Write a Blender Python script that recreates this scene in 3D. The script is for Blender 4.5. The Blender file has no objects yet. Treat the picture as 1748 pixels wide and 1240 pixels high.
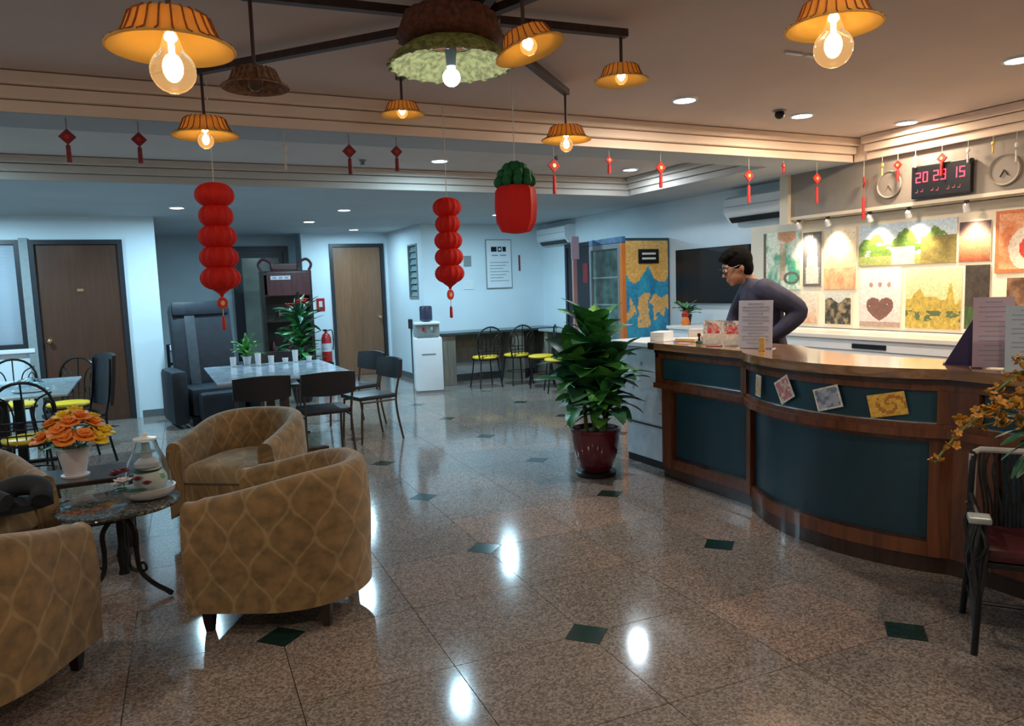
import bpy, bmesh, math, random
from mathutils import Vector, Matrix, Euler, Quaternion
random.seed(7)
PI = math.pi
S = bpy.context.scene
COL = S.collection
R = math.radians

# ------------------------------------------------------------------ camera, world, exposure
cam_d = bpy.data.cameras.new('camera'); cam = bpy.data.objects.new('camera', cam_d); COL.objects.link(cam)
cam_d.sensor_width = 36.0; cam_d.lens = 1270/1748*36; cam_d.clip_start = 0.05; cam_d.clip_end = 100
cam_d.shift_y = 0.001
# rows of the camera basis: right, up, back in world axes (X right along the far wall, Y away, Z up)
CR = Vector((0.8967, -0.4414, -0.0334)); CU = Vector((0.0777, 0.0804, 0.9937)); CF = Vector((0.436, 0.894, -0.105))
CF = CF.normalized(); CR = (CR - CF*CR.dot(CF)).normalized(); CU = CR.cross(CF)
cam.matrix_world = Matrix(((CR.x, CU.x, -CF.x, 0), (CR.y, CU.y, -CF.y, 0), (CR.z, CU.z, -CF.z, 1.5), (0, 0, 0, 1)))
S.camera = cam
W = bpy.data.worlds.new('world'); S.world = W; W.use_nodes = True
W.node_tree.nodes['Background'].inputs[0].default_value = (0.55, 0.7, 0.85, 1)
W.node_tree.nodes['Background'].inputs[1].default_value = 0.06
S.view_settings.view_transform = 'Standard'; S.view_settings.look = 'None'
S.view_settings.gamma = 1; S.view_settings.use_curve_mapping = False
S.view_settings.exposure = 0.0

CEIL_HI, CEIL_LO = 2.70, 2.50

def lamp(kind, loc, energy, col, size=0.1, rot=(0, 0, 0), spot=None, blend=0.5):
    d = bpy.data.lights.new('light', kind); o = bpy.data.objects.new('light', d); COL.objects.link(o)
    o.location = loc; o.rotation_euler = rot; d.energy = energy; d.color = col
    if kind == 'AREA': d.shape = 'DISK'; d.size = size
    else: d.shadow_soft_size = size
    if spot: d.spot_size = R(spot); d.spot_blend = blend
    return o
COOL = (0.50, 0.82, 1.0); WHITE = (1.0, 0.76, 0.54); WARM = (1.0, 0.62, 0.28)
# recessed downlights: x, y, ceiling height, watts, colour
DOWN = [
 (3.34, 4.08, CEIL_HI, 26, (1.0, 0.84, 0.70)), (4.53, 4.18, CEIL_HI, 26, WHITE), (5.60, 4.10, CEIL_HI, 16, WHITE), (4.62, 2.68, CEIL_HI, 20, WHITE),
 (2.60, 6.75, CEIL_HI, 26, COOL), (4.78, 6.75, CEIL_HI, 16, (0.75, 0.9, 1.0)),
 (0.40, 9.28, CEIL_LO, 50, COOL), (2.17, 10.86, CEIL_LO, 30, COOL), (2.29, 9.28, CEIL_LO, 34, COOL), (4.54, 9.60, CEIL_LO, 50, COOL),
 (-1.7, 9.20, CEIL_LO, 60, COOL), (3.15, 12.2, CEIL_LO, 26, COOL), (-1.6, 6.7, CEIL_HI, 22, COOL)]
for x, y, z, e, c in DOWN:
    lamp('AREA', (x, y, z-0.035), e, c, 0.13)
# fittings behind the camera and beside it, in the unseen half of the coffer
for x, y, e in ((-1.5, 0.8, 20), (1.3, 0.3, 22), (3.2, 0.4, 18), (-1.8, 3.2, 22)):
    lamp('AREA', (x, y, CEIL_HI-0.035), e, (1.0, 0.80, 0.62), 0.15)
# poster spotlights, mounted under the bulkhead edge, aimed at the poster wall
SPOTS = [5.47, 5.12, 4.66, 4.28, 3.78, 3.2]
for y in SPOTS:
    o = lamp('SPOT', (5.895, y, 1.965), 34, (1.0, 0.82, 0.56), 0.02, spot=84, blend=0.9)
    o.rotation_euler = Vector((0.17, 0, -0.36)).to_track_quat('-Z', 'Y').to_euler()

# ------------------------------------------------------------------ materials
MATS = {}
def _new(name):
    m = bpy.data.materials.new(name); m.use_nodes = True
    nt = m.node_tree; b = nt.nodes['Principled BSDF']; MATS[name] = m
    return m, nt, b
def mat(name, col, rough=0.5, metal=0.0, var=0.0, scale=20.0, bump=0.0, spec=None, emit=None, estr=1.0, trans=0.0, coat=0.0, alpha=1.0, stretch=None, ior=None):
    m, nt, b = _new(name)
    b.inputs['Base Color'].default_value = (*col, 1); b.inputs['Roughness'].default_value = rough
    b.inputs['Metallic'].default_value = metal
    if spec is not None: b.inputs['Specular IOR Level'].default_value = spec
    if emit: b.inputs['Emission Color'].default_value = (*emit, 1); b.inputs['Emission Strength'].default_value = estr
    if trans: b.inputs['Transmission Weight'].default_value = trans
    if ior: b.inputs['IOR'].default_value = ior
    if coat: b.inputs['Coat Weight'].default_value = coat; b.inputs['Coat Roughness'].default_value = 0.08
    if alpha < 1: b.inputs['Alpha'].default_value = alpha
    if var or bump:
        tc = nt.nodes.new('ShaderNodeTexCoord'); n = nt.nodes.new('ShaderNodeTexNoise')
        n.inputs['Scale'].default_value = scale; n.inputs['Detail'].default_value = 5
        src = tc.outputs['Object']
        if stretch:
            mp = nt.nodes.new('ShaderNodeMapping'); mp.inputs['Scale'].default_value = stretch
            nt.links.new(src, mp.inputs['Vector']); src = mp.outputs['Vector']
        nt.links.new(src, n.inputs['Vector'])
        if var:
            r = nt.nodes.new('ShaderNodeValToRGB')
            r.color_ramp.elements[0].position = 0.3; r.color_ramp.elements[1].position = 0.7
            r.color_ramp.elements[0].color = (*[max(0, c*(1-var)) for c in col], 1)
            r.color_ramp.elements[1].color = (*[min(1, c*(1+var)) for c in col], 1)
            nt.links.new(n.outputs['Fac'], r.inputs['Fac']); nt.links.new(r.outputs['Color'], b.inputs['Base Color'])
        if bump:
            bp = nt.nodes.new('ShaderNodeBump'); bp.inputs['Strength'].default_value = bump; bp.inputs['Distance'].default_value = 0.01
            nt.links.new(n.outputs['Fac'], bp.inputs['Height']); nt.links.new(bp.outputs['Normal'], b.inputs['Normal'])
    return m

def granite(name, c0, c1, c2, rough=0.16, scale=120):
    m, nt, b = _new(name)
    tc = nt.nodes.new('ShaderNodeTexCoord'); g = nt.nodes.new('ShaderNodeNewGeometry')
    v = nt.nodes.new('ShaderNodeTexVoronoi'); v.inputs['Scale'].default_value = scale
    nt.links.new(g.outputs['Position'], v.inputs['Vector'])
    n = nt.nodes.new('ShaderNodeTexNoise'); n.inputs['Scale'].default_value = 1.1; n.inputs['Detail'].default_value = 3
    nt.links.new(g.outputs['Position'], n.inputs['Vector'])
    sp = nt.nodes.new('ShaderNodeSeparateColor'); nt.links.new(v.outputs['Color'], sp.inputs['Color'])
    r = nt.nodes.new('ShaderNodeValToRGB'); e = r.color_ramp.elements
    e[0].position = 0.0; e[0].color = (*c0, 1); e[1].position = 1.0; e[1].color = (*c2, 1)
    x = e.new(0.5); x.color = (*c1, 1)
    nt.links.new(sp.outputs['Red'], r.inputs['Fac'])
    oi = nt.nodes.new('ShaderNodeObjectInfo')
    ad = nt.nodes.new('ShaderNodeMath'); ad.operation = 'ADD'
    nt.links.new(oi.outputs['Random'], ad.inputs[0]); nt.links.new(n.outputs['Fac'], ad.inputs[1])
    r2 = nt.nodes.new('ShaderNodeValToRGB'); e = r2.color_ramp.elements
    e[0].position = 0.4; e[0].color = (1.13, 1.0, 0.92, 1); e[1].position = 1.25; e[1].color = (0.80, 0.84, 0.84, 1)
    nt.links.new(ad.outputs[0], r2.inputs['Fac'])
    mx = nt.nodes.new('ShaderNodeMix'); mx.data_type = 'RGBA'; mx.blend_type = 'MULTIPLY'; mx.inputs[0].default_value = 1.0
    nt.links.new(r.outputs['Color'], mx.inputs[6]); nt.links.new(r2.outputs['Color'], mx.inputs[7])
    nt.links.new(mx.outputs[2], b.inputs['Base Color'])
    b.inputs['Roughness'].default_value = rough; b.inputs['Specular IOR Level'].default_value = 0.8
    n2 = nt.nodes.new('ShaderNodeTexNoise'); n2.inputs['Scale'].default_value = 2.2
    nt.links.new(g.outputs['Position'], n2.inputs['Vector'])
    bp = nt.nodes.new('ShaderNodeBump'); bp.inputs['Strength'].default_value = 0.06; bp.inputs['Distance'].default_value = 0.02
    nt.links.new(n2.outputs['Fac'], bp.inputs['Height']); nt.links.new(bp.outputs['Normal'], b.inputs['Normal'])
    return m

def wood(name, a, c, rough=0.35, scale=3.0, coat=0.3, axis=(6, 6, 0.7)):
    m, nt, b = _new(name)
    tc = nt.nodes.new('ShaderNodeTexCoord'); mp = nt.nodes.new('ShaderNodeMapping'); mp.inputs['Scale'].default_value = axis
    n = nt.nodes.new('ShaderNodeTexNoise'); n.inputs['Scale'].default_value = scale; n.inputs['Detail'].default_value = 8; n.inputs['Distortion'].default_value = 1.2
    nt.links.new(tc.outputs['Object'], mp.inputs['Vector']); nt.links.new(mp.outputs['Vector'], n.inputs['Vector'])
    r = nt.nodes.new('ShaderNodeValToRGB'); r.color_ramp.elements[0].color = (*a, 1); r.color_ramp.elements[1].color = (*c, 1)
    r.color_ramp.elements[0].position = 0.3; r.color_ramp.elements[1].position = 0.7
    nt.links.new(n.outputs['Fac'], r.inputs['Fac']); nt.links.new(r.outputs['Color'], b.inputs['Base Color'])
    b.inputs['Roughness'].default_value = rough; b.inputs['Coat Weight'].default_value = coat; b.inputs['Coat Roughness'].default_value = 0.12
    return m

def ogee(name, base, line, dark):
    """gold woven fabric: lattice of pale ogee lines over a mottled ground, in UV metres"""
    m, nt, b = _new(name); L = nt.links.new
    uv = nt.nodes.new('ShaderNodeUVMap'); sx = nt.nodes.new('ShaderNodeSeparateXYZ'); L(uv.outputs['UV'], sx.inputs[0])
    def M(op, a, c=None):
        n = nt.nodes.new('ShaderNodeMath'); n.operation = op
        for i, q in enumerate((a, c)):
            if q is None: continue
            if isinstance(q, (int, float)): n.inputs[i].default_value = q
            else: L(q, n.inputs[i])
        return n.outputs[0]
    nz = nt.nodes.new('ShaderNodeTexNoise'); nz.inputs['Scale'].default_value = 7; L(uv.outputs['UV'], nz.inputs['Vector'])
    u = M('ADD', M('DIVIDE', sx.outputs[0], 0.17), M('MULTIPLY', nz.outputs['Fac'], 0.22))
    c = M('MULTIPLY', M('COSINE', M('MULTIPLY', sx.outputs[1], 2*PI/0.30)), 0.25)
    ds = []
    for sgn, off in ((1, 0.0), (-1, 0.5)):
        fr = M('FRACT', M('ADD', M('ADD', u, M('MULTIPLY', c, sgn)), off))
        ds.append(M('ABSOLUTE', M('SUBTRACT', fr, 0.5)))
    d = M('MINIMUM', ds[0], ds[1])
    r = nt.nodes.new('ShaderNodeValToRGB'); r.color_ramp.elements[0].position = 0.025; r.color_ramp.elements[0].color = (1, 1, 1, 1)
    r.color_ramp.elements[1].position = 0.06; r.color_ramp.elements[1].color = (0, 0, 0, 1); L(d, r.inputs['Fac'])
    n = nt.nodes.new('ShaderNodeTexNoise'); n.inputs['Scale'].default_value = 16; n.inputs['Detail'].default_value = 8
    L(uv.outputs['UV'], n.inputs['Vector'])
    r2 = nt.nodes.new('ShaderNodeValToRGB'); r2.color_ramp.elements[0].position = 0.35; r2.color_ramp.elements[0].color = (*dark, 1)
    r2.color_ramp.elements[1].position = 0.65; r2.color_ramp.elements[1].color = (*base, 1); L(n.outputs['Fac'], r2.inputs['Fac'])
    mx = nt.nodes.new('ShaderNodeMix'); mx.data_type = 'RGBA'
    L(M('MULTIPLY', r.outputs['Color'], M('MULTIPLY', n.outputs['Fac'], 0.85)), mx.inputs[0]); L(r2.outputs['Color'], mx.inputs[6]); mx.inputs[7].default_value = (*line, 1)
    L(mx.outputs[2], b.inputs['Base Color']); b.inputs['Roughness'].default_value = 0.8
    n3 = nt.nodes.new('ShaderNodeTexNoise'); n3.inputs['Scale'].default_value = 300; L(uv.outputs['UV'], n3.inputs['Vector'])
    bp = nt.nodes.new('ShaderNodeBump'); bp.inputs['Strength'].default_value = 0.4; bp.inputs['Distance'].default_value = 0.003
    L(n3.outputs['Fac'], bp.inputs['Height']); L(bp.outputs['Normal'], b.inputs['Normal'])
    b.inputs['Sheen Weight'].default_value = 0.3
    return m

def translucent(name, col, tcol, fac=0.5, stripe=0, rough=0.7):
    m, nt, b = _new(name); L = nt.links.new
    b.inputs['Base Color'].default_value = (*col, 1); b.inputs['Roughness'].default_value = rough
    t = nt.nodes.new('ShaderNodeBsdfTranslucent'); t.inputs['Color'].default_value = (*tcol, 1)
    mx = nt.nodes.new('ShaderNodeMixShader'); mx.inputs[0].default_value = fac
    out = nt.nodes['Material Output']
    L(b.outputs[0], mx.inputs[1]); L(t.outputs[0], mx.inputs[2]); L(mx.outputs[0], out.inputs['Surface'])
    if stripe:
        tc = nt.nodes.new('ShaderNodeTexCoord'); n = nt.nodes.new('ShaderNodeTexNoise'); n.inputs['Scale'].default_value = stripe
        L(tc.outputs['Object'], n.inputs['Vector'])
        for c, tgt in ((col, b.inputs['Base Color']), (tcol, t.inputs['Color'])):
            r = nt.nodes.new('ShaderNodeValToRGB'); r.color_ramp.elements[0].position = 0.35; r.color_ramp.elements[1].position = 0.65
            r.color_ramp.elements[0].color = (*[k*0.55 for k in c], 1); r.color_ramp.elements[1].color = (*[min(1, k*1.25) for k in c], 1)
            L(n.outputs['Fac'], r.inputs['Fac']); L(r.outputs['Color'], tgt)
    return m

def printmat(name, rough=0.35):
    m, nt, b = _new(name)
    a = nt.nodes.new('ShaderNodeVertexColor'); a.layer_name = 'Col'
    nt.links.new(a.outputs['Color'], b.inputs['Base Color']); b.inputs['Roughness'].default_value = rough
    return m

M_ceil = mat('ceiling_paint', (0.60, 0.50, 0.455), 0.75, var=0.05, scale=1.5)
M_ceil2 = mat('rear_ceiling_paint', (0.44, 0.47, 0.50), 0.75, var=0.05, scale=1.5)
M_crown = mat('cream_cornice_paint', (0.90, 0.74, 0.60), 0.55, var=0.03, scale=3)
M_groove = mat('cornice_shadow_gap', (0.30, 0.25, 0.21), 0.8, var=0.05, scale=3)
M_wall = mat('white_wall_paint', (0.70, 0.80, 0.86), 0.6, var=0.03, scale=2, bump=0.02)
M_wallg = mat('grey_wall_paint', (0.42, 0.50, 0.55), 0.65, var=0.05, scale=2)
M_frieze = mat('taupe_bulkhead_paint', (0.30, 0.27, 0.235), 0.6, var=0.08, scale=4)
M_cream = mat('cream_display_board', (0.80, 0.72, 0.58), 0.5, var=0.03, scale=4)
M_base = mat('grey_skirting', (0.12, 0.13, 0.14), 0.35, var=0.1, scale=12)
M_grout = mat('floor_grout', (0.10, 0.085, 0.075), 0.5, var=0.1, scale=30)
M_gran = granite('speckled_granite', (0.125, 0.102, 0.092), (0.25, 0.205, 0.182), (0.39, 0.33, 0.295), 0.10)
M_green = granite('green_granite_inset', (0.003, 0.012, 0.010), (0.010, 0.035, 0.030), (0.02, 0.06, 0.05), scale=160)
M_wood = wood('counter_cherry_wood', (0.085, 0.026, 0.010), (0.20, 0.068, 0.026), 0.30)
M_woodd = wood('dark_plinth_wood', (0.022, 0.010, 0.007), (0.05, 0.022, 0.014), 0.3)
M_top = wood('polished_counter_top', (0.20, 0.10, 0.05), (0.42, 0.24, 0.12), 0.16, coat=0.8, axis=(6, 0.7, 6))
M_teal = mat('dark_teal_laminate', (0.012, 0.055, 0.085), 0.32, var=0.35, scale=2.5, stretch=(1, 1, 0.5))
M_door = wood('brown_door_veneer', (0.060, 0.024, 0.013), (0.080, 0.032, 0.018), 0.4, axis=(8, 8, 0.6))
M_door2 = wood('tan_door_veneer', (0.19, 0.085, 0.040), (0.25, 0.115, 0.055), 0.4, axis=(8, 8, 0.6))
M_black = mat('black_metal', (0.010, 0.011, 0.013), 0.35, 0.3, var=0.2, scale=40)
M_iron = mat('black_cast_iron', (0.012, 0.013, 0.015), 0.45, 0.4, var=0.2, scale=30, bump=0.2)
M_dkframe = mat('dark_door_frame', (0.018, 0.022, 0.03), 0.4, var=0.15, scale=20)
M_greyframe = mat('grey_painted_frame', (0.25, 0.29, 0.30), 0.5, var=0.08, scale=20)
M_brass = mat('brass', (0.75, 0.60, 0.36), 0.25, 1.0, var=0.05, scale=20)
M_chrome = mat('chrome', (0.7, 0.72, 0.75), 0.15, 1.0, var=0.03, scale=20)
M_white = mat('white_plastic', (0.78, 0.82, 0.86), 0.35, var=0.02, scale=8)
M_offw = mat('white_laminate', (0.80, 0.78, 0.72), 0.35, var=0.02, scale=4)
M_whitecab = mat('white_counter_paint', (0.50, 0.55, 0.60), 0.5, var=0.10, scale=9)
M_grey = mat('grey_plastic', (0.22, 0.24, 0.26), 0.4, var=0.08, scale=12)
M_glass = mat('clear_glass', (0.9, 0.97, 0.98), 0.03, trans=1.0, ior=1.25)
M_bulb = mat('bulb_glass', (1.0, 0.86, 0.62), 0.05, trans=1.0, ior=1.12, emit=(1.0, 0.55, 0.20), estr=0.28)
M_tglass = mat('pale_glass_tabletop', (0.45, 0.60, 0.66), 0.06, var=0.15, scale=12, spec=0.9)
M_glowcore = mat('bulb_glow_core', (1, 0.7, 0.35), 0.5, emit=(1.0, 0.72, 0.36), estr=9)
M_led = mat('white_led_globe', (1, 1, 1), 0.5, emit=(0.86, 0.93, 1.0), estr=30)
M_dlite = mat('downlight_diffuser', (1, 1, 1), 0.5, emit=(0.85, 0.95, 1.0), estr=14)
M_dlitew = mat('warm_downlight_diffuser', (1, 1, 1), 0.5, emit=(1.0, 0.94, 0.84), estr=14)
M_spot = mat('spotlight_lens', (1, 1, 1), 0.5, emit=(1.0, 0.82, 0.55), estr=12)
M_rattan_lit = translucent('lit_woven_rattan', (0.95, 0.72, 0.20), (1.0, 0.60, 0.10), 0.42)  # lit copy: lamp glow raised in the colour, brighter than the unlit one
M_rib = mat('dark_rattan_rib', (0.30, 0.10, 0.025), 0.6, var=0.35, scale=60)
M_rattan_off = translucent('unlit_woven_rattan', (0.30, 0.15, 0.08), (0.30, 0.15, 0.06), 0.2, stripe=60)
M_greenweave = translucent('pale_green_weave', (0.34, 0.35, 0.15), (0.30, 0.30, 0.10), 0.3, stripe=45)
M_timber = wood('dark_timber_batten', (0.035, 0.018, 0.014), (0.075, 0.036, 0.028), 0.5, coat=0.0)
M_red = translucent('red_tissue_paper', (0.72, 0.020, 0.012), (0.9, 0.02, 0.01), 0.35)
M_red2 = mat('red_cord', (0.55, 0.02, 0.02), 0.6, var=0.15, scale=40)
M_dred = mat('dark_red_card', (0.22, 0.02, 0.025), 0.6, var=0.2, scale=30)
M_gold = mat('gold_card', (0.75, 0.50, 0.16), 0.4, 0.3, var=0.1, scale=40)
M_gtissue = translucent('green_tissue_paper', (0.010, 0.16, 0.05), (0.01, 0.16, 0.04), 0.25)
M_string = mat('white_string', (0.7, 0.68, 0.62), 0.7, var=0.05, scale=50)
M_ogee = ogee('gold_ogee_fabric', (0.29, 0.175, 0.065), (0.42, 0.31, 0.155), (0.155, 0.10, 0.040))
M_ogee2 = ogee('gold_ogee_seat_fabric', (0.33, 0.24, 0.12), (0.46, 0.37, 0.20), (0.24, 0.17, 0.09))
M_legw = mat('dark_wooden_leg', (0.020, 0.010, 0.008), 0.35, var=0.2, scale=30)
M_marble = granite('dark_marble', (0.018, 0.020, 0.018), (0.06, 0.062, 0.058), (0.20, 0.20, 0.18), 0.08, 90)
M_yellow = mat('yellow_vinyl', (0.80, 0.52, 0.02), 0.4, var=0.08, scale=15)
M_dkvinyl = mat('black_vinyl', (0.014, 0.013, 0.018), 0.45, var=0.2, scale=25)
M_leather = mat('dark_leather', (0.010, 0.015, 0.024), 0.55, var=0.25, scale=14, bump=0.2)
M_leatherg = mat('grey_leather_stripe', (0.045, 0.055, 0.068), 0.55, var=0.15, scale=14, bump=0.2)
M_bronze = mat('bronze_tube', (0.10, 0.07, 0.05), 0.35, 0.6, var=0.1, scale=20)
M_leaf = mat('glossy_green_leaf', (0.065, 0.27, 0.065), 0.38, var=0.55, scale=9)
M_leafl = mat('light_green_leaf', (0.10, 0.34, 0.05), 0.42, var=0.35, scale=9)
M_leafd = mat('dark_green_leaf', (0.018, 0.095, 0.045), 0.42, var=0.4, scale=9)
M_stem = mat('green_cane_stem', (0.14, 0.20, 0.05), 0.5, var=0.3, scale=20)
M_maroon = mat('maroon_glazed_ceramic', (0.10, 0.006, 0.014), 0.14, var=0.15, scale=6, coat=0.6)
M_soil = mat('dark_soil', (0.02, 0.014, 0.010), 0.9, var=0.4, scale=60, bump=0.6)
M_orange = mat('orange_petal', (1.0, 0.30, 0.05), 0.55, var=0.22, scale=25)
M_yelp = mat('yellow_petal', (1.0, 0.62, 0.03), 0.55, var=0.2, scale=25)
M_potw = mat('white_ribbed_ceramic', (0.66, 0.64, 0.68), 0.35, var=0.03, scale=10)
M_dkwood = wood('black_stained_wood', (0.010, 0.008, 0.008), (0.028, 0.020, 0.018), 0.3)
M_benchw = wood('bench_grey_wood', (0.13, 0.115, 0.09), (0.24, 0.21, 0.17), 0.45)
M_benchtop = mat('dark_bench_top', (0.035, 0.055, 0.06), 0.25, var=0.2, scale=10)
M_cloth = mat('dark_jacket_cloth', (0.014, 0.018, 0.026), 0.85, var=0.3, scale=12, bump=0.3)
M_shirt = mat('navy_shirt_cloth', (0.028, 0.031, 0.066), 0.8, var=0.25, scale=14, bump=0.2)
M_trous = mat('charcoal_trouser_cloth', (0.02, 0.022, 0.026), 0.85, var=0.2, scale=14)
M_skin = mat('skin', (0.34, 0.165, 0.10), 0.5, var=0.12, scale=12)
M_hair = mat('black_hair', (0.0025, 0.0025, 0.003), 0.9, var=0.3, scale=50, bump=0.4, spec=0.1)
M_print = printmat('printed_colours')
M_paper = mat('white_paper', (0.62, 0.66, 0.80), 0.5, var=0.02, scale=6)
M_pink = mat('pink_paper', (0.52, 0.40, 0.48), 0.5, var=0.03, scale=6)
M_ink = mat('grey_ink', (0.30, 0.32, 0.42), 0.6, var=0.05, scale=20)
M_purple = mat('dark_purple_card', (0.035, 0.030, 0.11), 0.5, var=0.1, scale=8)
M_screen = mat('black_glass_screen', (0.006, 0.007, 0.010), 0.38, var=0.1, scale=4)
M_digit = mat('red_led_digit', (0.3, 0.02, 0.03), 0.5, emit=(1.0, 0.06, 0.12), estr=2.6)
M_digitd = mat('dim_led_digit', (0.25, 0.05, 0.05), 0.5, emit=(0.6, 0.12, 0.14), estr=0.45)
M_blind = mat('grey_blind_slat', (0.46, 0.54, 0.62), 0.5, var=0.06, scale=10)
M_wicker = mat('black_wicker', (0.016, 0.017, 0.018), 0.6, var=0.5, scale=30, bump=0.3)
M_redseat = mat('dark_red_cushion', (0.055, 0.006, 0.009), 0.45, var=0.2, scale=12)
M_fork = mat('orange_fridge_panel', (0.72, 0.20, 0.03), 0.4, var=0.06, scale=5)
M_ext = mat('red_enamel', (0.40, 0.015, 0.015), 0.3, var=0.1, scale=8)
M_blocks = mat('glass_block', (0.20, 0.32, 0.34), 0.15, var=0.2, scale=9, spec=0.8)

# ------------------------------------------------------------------ mesh builder
class MB:
    def __init__(s): s.v = []; s.f = []; s.uv = None; s.sm = True
    def add(s, vs, fs, m=None):
        o = len(s.v)
        s.v += [tuple((m @ Vector(p)) if m else p) for p in vs]
        s.f += [tuple(i+o for i in q) for q in fs]; return s
    def box(s, x0, x1, y0, y1, z0, z1, m=None, b=0.0):
        if b > 0:
            bm = bmesh.new(); bmesh.ops.create_cube(bm, size=1)
            for q in bm.verts: q.co = Vector(((x0+x1)/2+q.co.x*(x1-x0), (y0+y1)/2+q.co.y*(y1-y0), (z0+z1)/2+q.co.z*(z1-z0)))
            bmesh.ops.bevel(bm, geom=bm.edges[:], offset=min(b, .45*min(abs(x1-x0), abs(y1-y0), abs(z1-z0))), segments=2, affect='EDGES', profile=.6)
            bm.verts.index_update()
            s.add([tuple(q.co) for q in bm.verts], [[q.index for q in f.verts] for f in bm.faces], m); bm.free(); return s
        v = [(x, y, z) for z in (z0, z1) for y in (y0, y1) for x in (x0, x1)]
        return s.add(v, [(0, 2, 3, 1), (4, 5, 7, 6), (0, 1, 5, 4), (2, 6, 7, 3), (0, 4, 6, 2), (1, 3, 7, 5)], m)
    def lathe(s, prof, n=24, m=None, cap=True, ripple=None):
        k = len(prof); vs = []; fs = []
        for j, (r, z) in enumerate(prof):
            for i in range(n):
                a = 2*PI*i/n; rr = r*(ripple(j, a) if ripple else 1)
                vs.append((rr*math.cos(a), rr*math.sin(a), z))
        for j in range(k-1):
            for i in range(n): fs.append((j*n+i, j*n+(i+1) % n, (j+1)*n+(i+1) % n, (j+1)*n+i))
        if cap:
            fs.append(tuple(range(n))[::-1]); fs.append(tuple(range((k-1)*n, k*n)))
        return s.add(vs, fs, m)
    def tube(s, pts, r, n=8, closed=False, m=None):
        pts = [Vector(p) for p in pts]; k = len(pts); rs = r if isinstance(r, (list, tuple)) else [r]*k
        vs = []; fs = []; up = None
        for i, p in enumerate(pts):
            a = pts[(i-1) % k] if (closed or i > 0) else p; c = pts[(i+1) % k] if (closed or i < k-1) else p
            t = (c-a).normalized()
            if up is None:
                up = Vector((0, 0, 1)) if abs(t.z) < .9 else Vector((1, 0, 0))
            x = t.cross(up); x = x.normalized() if x.length > 1e-5 else t.orthogonal().normalized(); y = x.cross(t).normalized(); up = y
            for j in range(n):
                q = 2*PI*j/n; vs.append(tuple(p + (x*math.cos(q)+y*math.sin(q))*rs[i]))
        for i in range(k if closed else k-1):
            for j in range(n): fs.append((i*n+j, i*n+(j+1) % n, ((i+1) % k)*n+(j+1) % n, ((i+1) % k)*n+j))
        if not closed: fs.append(tuple(range(n))[::-1]); fs.append(tuple(range((k-1)*n, k*n)))
        return s.add(vs, fs, m)
    def bar(s, a, b, w, h, m=None):
        a = Vector(a); b = Vector(b); t = (b-a).normalized(); up = Vector((0, 0, 1)) if abs(t.z) < .95 else Vector((0, 1, 0))
        x = t.cross(up).normalized()*w/2; y = x.cross(t).normalized()*h/2
        vs = [tuple(p+i*x+j*y) for p in (a, b) for i, j in ((-1, -1), (1, -1), (1, 1), (-1, 1))]
        return s.add(vs, [(3, 2, 1, 0), (4, 5, 6, 7), (0, 1, 5, 4), (1, 2, 6, 5), (2, 3, 7, 6), (3, 0, 4, 7)], m)
    def sphere(s, c, r, n=16, k=10, sc=(1, 1, 1), m=None):
        vs = []; fs = []
        for j in range(1, k):
            t = PI*j/k
            for i in range(n):
                a = 2*PI*i/n; vs.append((c[0]+r*sc[0]*math.sin(t)*math.cos(a), c[1]+r*sc[1]*math.sin(t)*math.sin(a), c[2]+r*sc[2]*math.cos(t)))
        vs += [(c[0], c[1], c[2]+r*sc[2]), (c[0], c[1], c[2]-r*sc[2])]; T = len(vs)-2
        for j in range(k-2):
            for i in range(n): fs.append((j*n+i, (j+1)*n+i, (j+1)*n+(i+1) % n, j*n+(i+1) % n))
        for i in range(n): fs.append((T, i, (i+1) % n)); fs.append((T+1, (k-2)*n+(i+1) % n, (k-2)*n+i))
        return s.add(vs, fs, m)
    def prism(s, poly, z0, z1, m=None):
        n = len(poly); vs = [(x, y, z0) for x, y in poly]+[(x, y, z1) for x, y in poly]
        fs = [tuple(range(n))[::-1], tuple(range(n, 2*n))]+[(i, (i+1) % n, n+(i+1) % n, n+i) for i in range(n)]
        return s.add(vs, fs, m)
    def mesh(s, name, m, smooth=False):
        me = bpy.data.meshes.new(name); me.from_pydata(s.v, [], s.f); me.update()
        bm = bmesh.new(); bm.from_mesh(me); bmesh.ops.recalc_face_normals(bm, faces=bm.faces); bm.to_mesh(me); bm.free()
        if m: me.materials.append(m)
        if smooth:
            me.polygons.foreach_set('use_smooth', [True]*len(me.polygons))
            try: me.set_sharp_from_angle(angle=R(40))
            except Exception: pass
        return me
    def build(s, name, m, parent=None, loc=(0, 0, 0), rot=(0, 0, 0), smooth=False):
        o = bpy.data.objects.new(name, s.mesh(name, m, smooth)); COL.objects.link(o)
        o.location = loc; o.rotation_euler = rot
        if parent: o.parent = parent
        return o
def box(x0, x1, y0, y1, z0, z1, b=0.0): return MB().box(x0, x1, y0, y1, z0, z1, b=b)
def empty(name, loc=(0, 0, 0), rz=0.0):
    o = bpy.data.objects.new(name, None); COL.objects.link(o); o.location = loc; o.rotation_euler = (0, 0, rz); o.empty_display_size = .1
    return o
def tag(o, label=None, cat=None, group=None, kind=None):
    if label: o['label'] = label
    if cat: o['category'] = cat
    if group: o['group'] = group
    if kind: o['kind'] = kind
    return o
def struct(o, label=None): o['kind'] = 'structure'; (label and o.__setitem__('label', label)); return o
def copy_tree(o, parent=None):
    c = o.copy(); COL.objects.link(c)
    if parent: c.parent = parent
    for ch in list(o.children): copy_tree(ch, c)
    return c
def inst(o, parent, loc=None, rot=None):
    c = o.copy(); COL.objects.link(c); c.parent = parent
    if loc is not None: c.location = loc
    if rot is not None: c.rotation_euler = rot
    return c
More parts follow.
